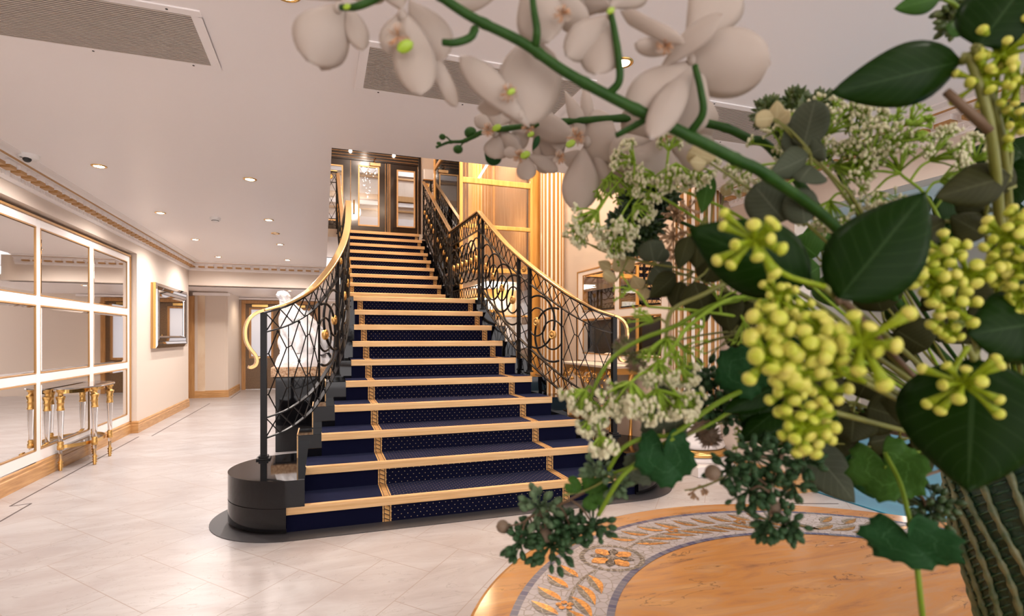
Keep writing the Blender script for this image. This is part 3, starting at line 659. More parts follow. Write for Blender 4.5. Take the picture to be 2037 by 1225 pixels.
# ================================================================ FLUTED COLUMNS
def column(x,y,R,zb,zt,label,plinth):
    t=thing('fluted_column',label,'column',(x,y,0))
    n=18; mw=MB(); mg=MB()
    def ring(mb,a0,a1,r0,r1,z0,z1,k=4,dep=0):
        vs_=[]
        for j in range(k+1):
            f=j/k; a=a0+(a1-a0)*f; r=r0-dep*math.sin(PI*f)
            vs_+= [(x+r*math.cos(a),y+r*math.sin(a),z0),(x+r*math.cos(a),y+r*math.sin(a),z1)]
        mb.add(vs_,[(2*j,2*j+2,2*j+3,2*j+1) for j in range(k)])
    for i in range(n):
        a=2*PI*i/n; w1=2*PI/n*.42
        ring(mw,a,a+w1,R,R,zb,zt,2); ring(mg,a+w1,a+2*PI/n,R,R,zb,zt,6,.022)
    mw.build('fillets','column_white',t); mg.build('gilt_flutes','gilt_flute',t,smooth=True)
    if plinth:
        MB().box(x-R-.035,3.43,y-.33,y+.30,0,.09).build('plinth','white_paint',t,bevel=.005)
        MB().lathe([(0,.09),(R+.05,.09),(R+.065,.11),(R+.055,.13),(R+.03,.135)],(x,y,0),36).lathe([(R+.02,.20),(R+.035,.205),(R+.045,.225),(R+.03,.26),(R+.008,.29),(R,.42),(R-.02,zb+.01)],(x,y,0),36).build('column_base','white_paint',t,smooth=True)
        MB().lathe([(R+.03,.13),(R+.062,.142),(R+.068,.165),(R+.055,.19),(R+.02,.20)],(x,y,0),36).build('gilt_torus','gold',t,smooth=True)
    else:
        MB().lathe([(0,0),(R+.03,0),(R+.03,.22),(R+.01,.26),(R,.30),(R-.02,zb+.01)],(x,y,0),30).build('column_base','gold_paint',t,smooth=True)
    return t
column(3.26,7.50,.185,.30,5.6,'fluted cream and gilt column beside the lift, behind the balustrade',False)
column(3.25,4.15,.205,.44,5.6,'large fluted white and gilt column with gold torus base behind the foliage',True)

# ================================================================ ALCOVE DOUBLE DOORS
D2=thing('door_2',None,None,(-.94,13.64,0)); D2['kind']='structure'
MB().box(-1.749,-1.666,13.58,13.66,0,1.956).box(-.207,-.124,13.58,13.66,0,1.956).box(-1.749,-.124,13.58,13.66,1.956,2.035).build('door_frame','oak_dark',D2,bevel=.006)
for s,(a,b,g0,g1) in enumerate(((-1.664,-.942,-1.565,-1.12),(-.932,-.209,-.75,-.32))):
    mb=MB(); y_=13.62; mb.box(a,g0,y_,y_+.045,.01,1.95).box(g1,b,y_,y_+.045,.01,1.95).box(g0,g1,y_,y_+.045,.01,.74).box(g0,g1,y_,y_+.045,1.843,1.95); lf=mb.build('door_leaf','door_brown',D2)
    g=MB(); fr(g,g0-.03,g1+.03,.71,1.87,.045,y_-.012,y_+.01); g.build('glazing_frame','oak_dark',lf,bevel=.004); MB().box(g0,g1,y_+.015,y_+.022,.74,1.843).build('frosted_pane','frost',lf)
    MB().box(g0+.03,g1-.08,y_-.03,y_,1.885,1.94).build('door_closer','gold',lf); hx=-1.0 if s==0 else -.875; MB().tube([(hx,y_-.04,.95),(hx,y_-.04,1.25)],.010,8).build('pull_handle','gold',lf)
MB().box(-1.66,-.21,13.60,13.64,.0,.008).build('threshold','chrome',D2)

# ================================================================ WRAPPED STATUE ON PEDESTAL
PD=thing('pedestal','black pedestal with speckled brown marble top left of the stairs, carrying the wrapped statue','pedestal',(-.20,6.4,0))
MB().box(-.47,.07,6.12,6.74,0,.775).build('pedestal_body','granite_black',PD,bevel=.004); MB().box(-.51,.10,6.07,6.79,.785,.882).build('marble_top','marble_brown',PD,bevel=.004); MB().box(-.49,.09,6.09,6.77,.773,.787).build('lip','iron_black',PD)
SW=thing('wrapped_statue','statue wrapped in white plastic sheeting, its tip leaning left, on the brown marble pedestal','statue',(-.2,6.4,.882))
random.seed(11)
def heap(a_,b_): # folded drape mound
    a=2*PI*a_; v=b_; rx=.30-.05*v-.20*v*v; ry=.31-.05*v-.18*v*v
    fold=1+.05*math.sin(7*a+2*v)+.035*math.sin(13*a+4)
    return (-.19+rx*math.copysign(abs(math.cos(a))**.55,math.cos(a))*fold,6.43+ry*math.copysign(abs(math.sin(a))**.55,math.sin(a))*fold,.884+.03*math.sin(PI*0)+.21*math.sin(v*PI/2)+.012*math.sin(9*a)*math.sin(PI*v))
MB().grid(heap,72,14).build('wrap_base','plastic_wrap',SW,smooth=True)
SP=[(-.14,1.02,.29,.26),(-.15,1.10,.27,.25),(-.18,1.20,.245,.22),(-.235,1.31,.20,.18),(-.29,1.42,.15,.14),(-.335,1.50,.105,.10),(-.375,1.575,.068,.075),(-.395,1.615,.056,.06),(-.415,1.65,.070,.062),(-.42,1.685,.05,.045),(-.42,1.70,.005,.005)]
def fig(a_,b_):
    t=b_*(len(SP)-1); i=min(len(SP)-2,int(t)); f=t-i; cx,z,rx,ry=[SP[i][k]*(1-f)+SP[i+1][k]*f for k in range(4)]; a=2*PI*a_
    fold=1+.10*math.sin(7*a+z*9)+.06*math.sin(16*a-z*11)+.04*math.sin(5*a+z*26)
    return (cx+rx*math.cos(a)*fold,6.43+ry*math.sin(a)*fold,z+.01*math.sin(6*a))
MB().grid(fig,84,60).build('wrap_figure','plastic_wrap',SW,smooth=True)
MB().tube([(-.44,6.40,1.60),(-.40,6.37,1.585),(-.33,6.38,1.59),(-.31,6.43,1.60),(-.34,6.49,1.605),(-.41,6.48,1.60),(-.44,6.42,1.60)],.008,6).build('tie_string','plastic_wrap',SW)

# ================================================================ HALF-MOON TABLE AT THE LEFT WALL
T=thing('demilune_table','small half-moon glass table with clear acrylic and brass legs by the mirror panelling','table',(-2.2,6.3,0))
cx,cy=-2.245,6.29
def half(r1,r2,z0,z1,name,m,mb=None,n=32):
    pts=[(cx+r1*math.sin(PI*k/n),cy-r2*math.cos(PI*k/n)) for k in range(n+1)]
    return MB().prism(pts,z0,z1).build(name,m,T,bevel=.003)
half(.285,.46,.732,.744,'glass_top','tinted_glass'); half(.20,.36,.205,.213,'glass_shelf','tinted_glass')
def arcband(r1,r2,z0,z1,name):
    n=32; o=[(cx+(r1)*math.sin(PI*k/n),cy-(r2)*math.cos(PI*k/n)) for k in range(n+1)]; i_=[(cx+(r1-.012)*math.sin(PI*k/n),cy-(r2-.012)*math.cos(PI*k/n)) for k in range(n+1)]
    mb=MB(); 
    for k in range(n): mb.prism([o[k],o[k+1],i_[k+1],i_[k]],z0,z1)
    mb.build(name,'gold',T)
arcband(.21,.37,.198,.228,'shelf_rim'); arcband(.20,.38,.69,.722,'apron_rim')
for (x,y) in ((-2.225,5.915),(-2.03,6.10),(-2.03,6.48),(-2.225,6.66)):
    MB().lathe([(.0,0),(.012,.0),(.015,.008),(.010,.014),(.020,.028),(.012,.034),(.020,.052),(.013,.062),(.022,.078),(.012,.09),(.012,.15)],(x,y,0),14).build('turned_foot','gold_leaf',T,smooth=True)
    MB().lathe([(.012,.10),(.014,.19)],(x,y,0),12).lathe([(.017,.262),(.018,.30),(.027,.545)],(x,y,0),14).build('acrylic_leg','acrylic',T,smooth=True)
    MB().lathe([(.014,.185),(.026,.19),(.026,.225),(.020,.235),(.026,.245),(.018,.262)],(x,y,0),14).lathe([(.028,.54),(.031,.548),(.026,.556),(.024,.60),(.030,.608),(.024,.62),(.036,.655),(.036,.665),(.02,.668),(.02,.70),(.03,.705),(.03,.732)],(x,y,0),16).build('brass_collars','gold_leaf',T,smooth=True)
# ================================================================ GILT CONSOLE AT THE RIGHT WALL
G=thing('gilt_console','ornate carved gilt console table with pale top under the mirror panels','console table',(3.25,6.0,0))
MB().box(3.02,3.425,5.33,6.67,.842,.872).build('stone_top','wall_cream',G,bevel=.006)
ap=MB(); random.seed(5)
ap.box(3.06,3.42,5.38,6.62,.77,.842)
for k in range(60):
    y=5.36+1.28*random.random(); z=.79-.20*random.random()*(.4+.6*abs(math.sin((y-5.38)*PI/.42))); r_=random.uniform(.012,.03); a=random.random()*6
    ap.tube([(3.05+random.uniform(-.015,.02),y+r_*math.cos(a+t*.9)*(1-.12*t),z+r_*math.sin(a+t*.9)*(1-.12*t)) for t in range(7)],.009,5)
    ap.ball((3.05,y,z),.013,6,5)
ap.build('carved_apron','gold_leaf',G,smooth=False)
for y,sy in ((5.42,1),(6.58,-1)):
    for x in (3.10,3.36):
        pts=crom([(x,y,.80),(x-.05,y-.03*sy,.68),(x-.03,y,.5),(x+.01,y+.05*sy,.3),(x,y+.04*sy,.14),(x-.04,y-.02*sy,.03),(x-.07,y-.05*sy,.05)],6)
        n=len(pts); MB().tube(pts,[.035-.018*math.sin(PI*i/(n-1)) for i in range(n)],8).build('cabriole_leg','gold_leaf',G,smooth=True)
sg=MB()
for y,sy in ((5.46,1),(6.54,-1)):
    sg.tube(crom([(3.12,y,.16),(3.15,y+.18*sy,.13),(3.18,y+.33*sy,.19),(3.2,y+.46*sy,.24),(3.2,6.0-.02*sy,.30)],6),.020,7)
    sg.tube(crom([(3.2,6.0-.08*sy,.30),(3.2,6.0-.14*sy,.36),(3.2,6-.20*sy,.32),(3.2,6-.17*sy,.27),(3.2,6-.13*sy,.29)],5),.013,6)
sg.ball((3.2,6.0,.33),.045,10,8); sg.build('scroll_stretcher','gold_leaf',G,smooth=True)
for yy in (5.75,6.25): MB().ball((3.05,yy,.74),.05,12,8,(.5,1,.7)).build('carved_shell','gold_leaf',G,smooth=True)

# ================================================================ BLUE CARPET IN THE SIDE ROOM
def bluemat():
    m=mat('carpet_blue',(.02,.19,.30),.9,spec=.1,sheen=.3,noise=(3,(.03,.26,.38),4,(1,1,1)),bump=(500,.5,.003))
    m=mat('carpet_band',(.6,.3,.06),.9,bump=(500,.5,.003)); nt=m.node_tree; b=nt.nodes['Principled BSDF']
    g=nn(nt,'ShaderNodeNewGeometry'); N=NM(nt); sp=nn(nt,'ShaderNodeSeparateXYZ'); nt.links.new(g.outputs['Position'],sp.inputs[0])
    vo=nn(nt,'ShaderNodeTexVoronoi'); vo.inputs['Scale'].default_value=26; nt.links.new(g.outputs['Position'],vo.inputs['Vector'])
    v=N.op('FRACT',N.op('MULTIPLY',sp.outputs[1],11.0)); f=N.op('MAXIMUM',N.op('LESS_THAN',vo.outputs[0],.33),N.op('GREATER_THAN',v,.82))
    nt.links.new(mixc(nt,f,(.03,.10,.22),(.75,.42,.08)),b.inputs['Base Color'])
bluemat()
RG=thing('blue_carpet','turquoise blue carpet with gold patterned band in the side room behind the vase','carpet',(5.5,3.0,0))
MB().box(3.595,8.8,-3.9,6.88,-.003,.008).build('pile','carpet_blue',RG); MB().box(3.596,8.8,3.66,3.98,.008,.0095).build('patterned_band','carpet_band',RG)
# ================================================================ ROUND MOSAIC TABLE
TC=(.843,.508); TZ=.75
TB=thing('round_table','round honey marble table with leaf mosaic ring and blue tessera borders, under the flower vase','table',(TC[0],TC[1],0))
def table_mats():
    m=mat('honey_marble',(.55,.25,.08),.13,spec=.45); nt=m.node_tree; b=nt.nodes['Principled BSDF']; N=NM(nt)
    g=nn(nt,'ShaderNodeNewGeometry'); mp=nn(nt,'ShaderNodeMapping'); mp.inputs['Rotation'].default_value=(0,0,.28); mp.inputs['Scale'].default_value=(1.6,7,1); nt.links.new(g.outputs['Position'],mp.inputs[0])
    nz=nn(nt,'ShaderNodeTexNoise'); nz.inputs['Scale'].default_value=2.2; nz.inputs['Detail'].default_value=8; nz.inputs['Distortion'].default_value=1.1; nz.inputs['Roughness'].default_value=.6; nt.links.new(mp.outputs[0],nz.inputs['Vector'])
    r=nn(nt,'ShaderNodeValToRGB'); cr=r.color_ramp; cr.elements[0].position=.28; cr.elements[0].color=(.20,.10,.045,1); cr.elements[1].position=.75; cr.elements[1].color=(.68,.40,.20,1)
    for p,c in ((.38,(.46,.20,.065)),(.47,(.56,.245,.06)),(.55,(.52,.26,.10)),(.63,(.62,.31,.10))): e=cr.elements.new(p); e.color=(*c,1)
    nt.links.new(nz.outputs[0],r.inputs[0])
    n2=nn(nt,'ShaderNodeTexNoise'); n2.inputs['Scale'].default_value=3.4; n2.inputs['Detail'].default_value=6; n2.inputs['Distortion'].default_value=1.5; nt.links.new(mp.outputs[0],n2.inputs['Vector'])
    dark=N.op('LESS_THAN',N.op('ABSOLUTE',N.op('SUBTRACT',n2.outputs[0],.60)),.007); lite=N.op('GREATER_THAN',n2.outputs[0],.70)
    c=mixc(nt,N.op('MULTIPLY',dark,.65),r.outputs[0],(.10,.055,.03)); c=mixc(nt,N.op('MULTIPLY',lite,.5),c,(.72,.52,.34)); nt.links.new(c,b.inputs['Base Color'])
    def tess(name,c1,c2,scale,grout,metal=0,rough=.3,gw=.06):
        m=mat(name,c1,rough,metal=metal); nt=m.node_tree; b=nt.nodes['Principled BSDF']; N=NM(nt)
        g=nn(nt,'ShaderNodeNewGeometry'); v=nn(nt,'ShaderNodeTexVoronoi'); v.feature='DISTANCE_TO_EDGE'; v.inputs['Scale'].default_value=scale; v.inputs['Randomness'].default_value=.85; nt.links.new(g.outputs['Position'],v.inputs['Vector'])
        w_=nn(nt,'ShaderNodeTexVoronoi'); w_.inputs['Scale'].default_value=scale; w_.inputs['Randomness'].default_value=.85; nt.links.new(g.outputs['Position'],w_.inputs['Vector'])
        s=nn(nt,'ShaderNodeSeparateColor'); nt.links.new(w_.outputs['Color'],s.inputs[0])
        c=mixc(nt,s.outputs[0],c1,c2); c=mixc(nt,N.op('LESS_THAN',v.outputs[0],gw),c,grout); nt.links.new(c,b.inputs['Base Color'])
        bp=nn(nt,'ShaderNodeBump'); bp.inputs['Strength'].default_value=.5; bp.inputs['Distance'].default_value=.001; nt.links.new(s.outputs[1],bp.inputs['Height']); nt.links.new(bp.outputs[0],b.inputs['Normal'])
    tess('tessera_white',(.52,.47,.46),(.42,.375,.365),58,(.30,.25,.20),gw=.05); tess('tessera_grey',(.13,.10,.065),(.22,.18,.12),70,(.42,.36,.28),gw=.05); tess('tessera_gold',(.90,.45,.10),(.55,.25,.05),110,(.30,.14,.04),metal=.7,rough=.22,gw=.05)
    tess('tessera_dark',(.025,.018,.012),(.07,.05,.03),80,(.35,.3,.25),gw=.05)
    m=mat('tessera_blue',(.05,.06,.16),.3); nt=m.node_tree; b=nt.nodes['Principled BSDF']; N=NM(nt)
    uv=nn(nt,'ShaderNodeUVMap'); sp=nn(nt,'ShaderNodeSeparateXYZ'); nt.links.new(uv.outputs[0],sp.inputs[0]); u=N.op('MULTIPLY',sp.outputs[0],230.0)
    wn=nn(nt,'ShaderNodeTexWhiteNoise'); wn.noise_dimensions='1D'; nt.links.new(N.op('FLOOR',u),wn.inputs['W'])
    c=mixc(nt,wn.outputs[0],(.025,.03,.12),(.17,.17,.20)); c=mixc(nt,N.op('LESS_THAN',N.op('FRACT',u),.09),c,(.30,.28,.27)); nt.links.new(c,b.inputs['Base Color'])
table_mats()
cx,cy=TC
def annulus(r0,r1,z,n=180,uv=False):
    mb=MB(); return mb.grid(lambda u,v:(cx+(r0+(r1-r0)*v)*math.cos(2*PI*u),cy+(r0+(r1-r0)*v)*math.sin(2*PI*u),z),n,1,uv)
MB().lathe([(0,TZ-.035),(.70,TZ-.035),(.709,TZ-.028),(.711,TZ-.012),(.706,TZ-.002),(.700,TZ),(.642,TZ),(0,TZ)],(cx,cy,0),180).build('table_top','honey_marble',TB)
annulus(.490,.630,TZ+.0006).build('mosaic_band','tessera_white',TB)
annulus(.630,.643,TZ+.0007,230,True).build('blue_border','tessera_blue',TB); annulus(.477,.490,TZ+.0007,230,True).build('blue_border','tessera_blue',TB)
MB().lathe([(0,.0),(.26,0),(.27,.03),(.20,.06),(.09,.10),(.07,.2),(.10,.38),(.07,.52),(.10,.62),(.25,.70),(.26,TZ-.035)],(cx,cy,0),40).build('pedestal_base','honey_marble',TB,smooth=True)
gl=gg=st=dk=None
def pol(r,a,z=TZ+.0012): return (cx+r*math.cos(a),cy+r*math.sin(a),z)
def mleaf(r0,a0,r1,a1,wd,flip):
    A=Vector(pol(r0,a0)); B=Vector(pol(r1,a1)); d=B-A; n=Vector((-d.y,d.x,0)).normalized()*wd
    pts=[]; N_=9
    for mb,sg in ((gl,1 if flip else -1),(gg,-1 if flip else 1)):
        top=[A+d*(k/N_)+n*sg*math.sin(PI*(k/N_)**.85) +n*.25*math.sin(PI*k/N_) for k in range(N_+1)]; mid=[A+d*(k/N_)+n*.25*math.sin(PI*k/N_) for k in range(N_+1)]
        mb.add(top+mid,[(k,k+1,N_+1+k+1,N_+1+k) for k in range(N_)])
RM=.560
for am in [121.8+120*k for k in range(3)]:
    gl,gg,st,dk=MB(),MB(),MB(),MB(); a0=math.radians(am)
    c=Vector(pol(.547,a0))
    for k in range(30):  # ring of tesserae
        a=2*PI*k/30; b=a+2*PI/30*.8; st.add([(c.x+r_*math.cos(t),c.y+r_*math.sin(t),TZ+.0013) for r_,t in ((.056,a),(.056,b),(.066,b),(.066,a))],[(0,1,2,3)])
    for k in range(4):
        for mb,off,L_,w_ in ((gg,0,.051,.015),(dk,PI/4,.046,.010)):
            t=a0+PI/4+k*PI/2+off+.4; d=Vector((math.cos(t),math.sin(t),0)); n=Vector((-d.y,d.x,0))
            o=[c+Vector((0,0,.0002))+d*(.010+(L_-.010)*f)+n*w_*math.sin(PI*f)**.8 for f in [i/8 for i in range(9)]]; o2=[c+Vector((0,0,.0002))+d*(.010+(L_-.010)*f)-n*w_*math.sin(PI*f)**.8 for f in [i/8 for i in range(9)]]
            mb.add(o+o2,[(i,i+1,10+i,9+i) for i in range(8)])
    dk.add([(c.x+.013*math.cos(PI*k/8),c.y+.013*math.sin(PI*k/8),TZ+.0016) for k in range(16)],[tuple(range(16))])
    for s in (1,-1):
        stem=[]
        for k in range(25):
            f=k/24; stem.append(pol(RM+.008*math.sin(f*9)*(1-f*.5)-.012*(1-f),a0+s*math.radians(7.5+50*f),TZ+.0010))
        for p,q in zip(stem,stem[1:]):
            p,q=Vector(p),Vector(q); d=(q-p); n=Vector((-d.y,d.x,0)).normalized()*.0028; st.add([p+n,q+n-d*.12,q-n-d*.12,p-n],[(0,1,2,3)])
        for k in range(10):
            a=a0+s*math.radians(9.5+4.9*k); r_=RM+.004*math.sin(k)
            mleaf(r_+.005,a+s*.05,r_+.058,a-s*.012,.0135,s>0)
            mleaf(r_-.007,a+s*.015,r_-.052,a+s*.135,.0125,s<0)
        for k in (3,7):
            p=Vector(pol(RM,a0+s*math.radians(9+4.9*k)))
            for q in range(5): gg.add([(p.x+.010*math.cos(q*1.256)+.006*math.cos(t*PI/3),p.y+.010*math.sin(q*1.256)+.006*math.sin(t*PI/3),TZ+.0018) for t in range(6)],[tuple(range(6))])
    gl.build('grey_leaf_inlay','tessera_grey',TB); gg.build('gold_leaf_inlay','tessera_gold',TB); st.build('stem_inlay','tessera_grey',TB); dk.build('dark_petal_inlay','tessera_dark',TB)

# ================================================================ FLORAL MATERIALS
def leafmat(name,col,col2,rough=.4,tr=.25,tcol=None,veins=True):
    m=bpy.data.materials.new(name); m.use_nodes=True; nt=m.node_tree; b=nt.nodes['Principled BSDF']; o=nt.nodes['Material Output']; N=NM(nt)
    b.inputs['Roughness'].default_value=rough; b.inputs['Specular IOR Level'].default_value=.35 if 'petal' in name else .07
    tc=nn(nt,'ShaderNodeTexCoord'); nz=nn(nt,'ShaderNodeTexNoise'); nz.inputs['Scale'].default_value=60; nz.inputs['Detail'].default_value=4; nt.links.new(tc.outputs['Object'],nz.inputs['Vector'])
    c=mixc(nt,nz.outputs[0],col,col2)
    if veins:
        uv=nn(nt,'ShaderNodeUVMap'); sp=nn(nt,'ShaderNodeSeparateXYZ'); nt.links.new(uv.outputs[0],sp.inputs[0]); a=N.op('ABSOLUTE',N.op('SUBTRACT',sp.outputs[1],.5))
        mid=N.op('LESS_THAN',a,.018); w_=N.op('FRACT',N.op('MULTIPLY',N.op('SUBTRACT',sp.outputs[0],N.op('MULTIPLY',a,.55)),9.0)); side=N.op('LESS_THAN',N.op('ABSOLUTE',N.op('SUBTRACT',w_,.5)),.05)
        vv=N.op('MAXIMUM',mid,N.op('MULTIPLY',side,.55)); c=mixc(nt,N.op('MULTIPLY',vv,.45),c,tuple(min(1,x*2.0+.02) for x in col2))
        bp=nn(nt,'ShaderNodeBump'); bp.inputs['Strength'].default_value=.35; bp.inputs['Distance'].default_value=.0008; nt.links.new(N.op('SUBTRACT',1.0,vv),bp.inputs['Height']); nt.links.new(bp.outputs[0],b.inputs['Normal'])
    nt.links.new(c,b.inputs['Base Color'])
    if tr:
        t=nn(nt,'ShaderNodeBsdfTranslucent'); t.inputs[0].default_value=(*(tcol or col2),1); mx=nn(nt,'ShaderNodeMixShader'); mx.inputs[0].default_value=tr
        nt.links.new(b.outputs[0],mx.inputs[1]); nt.links.new(t.outputs[0],mx.inputs[2]); nt.links.new(mx.outputs[0],o.inputs[0])
    M[name]=m
leafmat('petal_white',(.52,.455,.40),(.47,.40,.34),.5,.32,(.64,.53,.42),veins=False)
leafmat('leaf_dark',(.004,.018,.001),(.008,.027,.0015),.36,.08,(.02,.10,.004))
leafmat('leaf_mid',(.028,.085,.010),(.05,.12,.02),.45,.2,(.10,.22,.02))
leafmat('leaf_sage',(.055,.068,.042),(.082,.095,.062),.55,.12,(.15,.22,.10))
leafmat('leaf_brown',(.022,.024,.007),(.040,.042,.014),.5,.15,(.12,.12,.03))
leafmat('leaf_cream',(.50,.42,.24),(.58,.50,.30),.55,.3,(.6,.5,.2))
leafmat('leaf_ivy',(.010,.048,.012),(.018,.065,.020),.45,.15,(.06,.2,.04))
mat('stem_green',(.012,.050,.004),.45,spec=.2,noise=(80,(.022,.070,.008),3,(1,1,1))); mat('stem_lime',(.13,.21,.012),.5,spec=.2); mat('stem_brown',(.12,.07,.035),.6); mat('stem_olive',(.16,.17,.03),.5)
mat('bud_yellow',(.42,.47,.045),.42,spec=.3,noise=(120,(.56,.52,.11),2,(1,1,1))); mat('bud_lime',(.17,.24,.004),.45,spec=.2,noise=(120,(.24,.31,.012),2,(1,1,1)))
mat('bud_white',(.58,.56,.37),.55,spec=.2); mat('umbel_green',(.20,.33,.02),.5,spec=.2,noise=(100,(.28,.42,.05),2,(1,1,1)))
mat('sedum_green',(.014,.042,.012),.5,spec=.2,noise=(150,(.04,.09,.035),3,(1,1,1))); mat('sedum_dusty',(.05,.085,.035),.6,spec=.2,noise=(150,(.11,.17,.09),3,(1,1,1)))
mat('conifer_dark',(.012,.035,.008),.5,noise=(150,(.03,.07,.012),2,(1,1,1))); mat('conifer_olive',(.035,.065,.012),.5,noise=(150,(.08,.11,.02),2,(1,1,1)))
mat('thistle',(.10,.15,.035),.7,noise=(120,(.22,.13,.10),2,(1,1,1))); mat('green_bright',(.28,.42,.02),.4); mat('berry_brown',(.16,.11,.07),.6,bump=(400,.5,.001)); mat('dried_brown',(.40,.25,.14),.6)
mat('vase_rib',(.012,.055,.026),.35); mat('vase_green',(.004,.028,.014),.4,spec=.4,bump=(70,.8,.006)); mat('vase_rope',(.14,.145,.065),.5,noise=(60,(.035,.075,.03),4,(1,1,1)),bump=(220,.6,.002))
# ---------------------------------------------------------------- helpers: a point seen at (px,py) standing at depth D from the camera plane
cT,sT=math.cos(TH),math.sin(TH); CAMP=Vector((0,0,HZ))
def W(px,py,D):
    L=(px-1018.5)/1076*D; return Vector((L*cT+D*sT,D*cT-L*sT,HZ+(670-py)/1076*D))
def sc(px,D): return px/1076*D
VC=Vector((.880,.4345,0)); MOUTH=VC+Vector((0,0,1.06))
def wprof(shape,u):
    if shape=='ovate': return math.sin(PI*u**.75)**.85*(1 if u<.999 else 0)
    if shape=='lance': return math.sin(PI*u**.8)**1.15
    if shape=='obovate': return (math.sin(PI*min(1,u)**1.55)**.62) if 0<u<1 else 0
    if shape=='round': return math.sqrt(max(0,4*u*(1-u)))**.95
    if shape=='strap': return min(1,u*6)*min(1,(1-u)*4)**.5
    return math.sin(PI*u)
def blade(B,T,wd,shape='ovate',cup=.10,bend=.08,tw=0,nu=12,nv=6,wave=0,serr=0,skew=0):
    d=T-B; L=d.length; view=(CAMP-(B+T)/2).normalized(); side=d.cross(view); side=side.normalized() if side.length>1e-6 else Vector((1,0,0)); n=side.cross(d).normalized()
    if n.dot(view)<0: n=-n
    R=Matrix.Rotation(tw,3,d.normalized()); side=R@side; n=R@n; h=wd/2
    def f(u,v):
        q=(v-.5)*2; ww=wprof(shape,u)*h
        if serr: ww*=1-serr*.5*abs(math.sin(u*PI*9))*(abs(q)>.9)
        return B+d*u+side*(q*ww+skew*h*math.sin(PI*u))+n*(bend*L*math.sin(PI*u)-cup*h*2*q*q*wprof(shape,u)+wave*h*math.sin(u*9+q*2)*abs(q))
    return f,nu,nv
def add_blade(parent,name,m,*a,**k):
    f,nu,nv=blade(*a,**k); mb=MB(); mb.grid(f,nu,nv,True); th=.0006 if 'petal' in name or 'leaf' in name else .0004
    return mb.build(name,m,parent,smooth=True,recalc=False,merge=False,thick=th)
def stemline(pts,n=8): return crom(pts,n)
def to_vase(p,via=None,k=0):
    """route from p down into the vase mouth"""
    random.seed(int(abs(p.x*9973+p.z*7919)*10)%100000); m_=MOUTH+Vector((random.uniform(-.035,.035),random.uniform(-.03,.03),-.02)); 
    mid=p.lerp(m_,.55)+Vector((0,.02,-.0)); return [p]+(via or [mid])+[m_,m_+Vector((0,0,-.10))]
def stem(parent,pts,r,m='stem_green',name='stem',taper=.6):
    q=stemline(pts,6); n=len(q); return MB().tube(q,[r*(taper+(1-taper)*i/(n-1)) for i in range(n)],7).build(name,m,parent,smooth=True)
def knob(mb,c,d,L,r0,r1,ball,bm_=None):
    e=c+d*L; mb.tube([c,c+d*L*.6,e],[r0,r0,r1],6)
    (bm_ or mb).ball(e,ball,8,6)
def rdir(bias=Vector((0,0,0)),sp=1.0):
    while True:
        v=Vector((random.uniform(-1,1),random.uniform(-1,1),random.uniform(-1,1)))
        if .1<v.length<1: return (v.normalized()*sp+bias).normalized()
def view(p): return (CAMP-p).normalized()

# ================================================================ VASE
V=thing('vase','dark green ribbed vase with raised cord-like ridges standing on the round table','vase',(VC.x,VC.y,TZ))
VP=[(.045,.752),(.062,.756),(.060,.79),(.066,.83),(.078,.88),(.090,.93),(.098,.98),(.099,1.02),(.092,1.055),(.085,1.075),(.088,1.085),(.080,1.085),(.078,1.06),(.07,1.0)]
MB().lathe([(0,.752)]+VP,(VC.x,VC.y,0),56).build('vase_body','vase_green',V,smooth=True)
def vr(z):
    for (r0,z0),(r1,z1) in zip(VP,VP[1:10]):
        if z0<=z<=z1: return r0+(r1-r0)*(z-z0)/(z1-z0)
    return .085
for k in range(22):
    a0=2*PI*k/22; pts=[]
    for i in range(40):
        f=i/39; z=.775+.295*f; a=a0-.9*f**1.6+.05*math.sin(f*8+k*.9); r=vr(z)+.0015; pts.append((VC.x+r*math.cos(a),VC.y+r*math.sin(a),z))
    MB().tube(pts,[.0042+.0012*math.sin(i*2.1) for i in range(40)],7).build('cord_ridge','vase_rope',V,smooth=True)
rb=MB()
for k in range(22):
    for i in range(30):
        z=.785+.28*i/29; f=(z-.775)/.295; f2=max(0,f); a=2*PI*k/22-.9*f2**1.6+.05*math.sin(f2*8+k*.9); r=vr(z)+.0005
        rb.tube([(VC.x+r*math.cos(a+.07+t*.12),VC.y+r*math.sin(a+.07+t*.09),z-.003+.006*t) for t in (0,1,2)],.0016,5)
rb.build('fine_ribs','vase_rib',V,smooth=True)

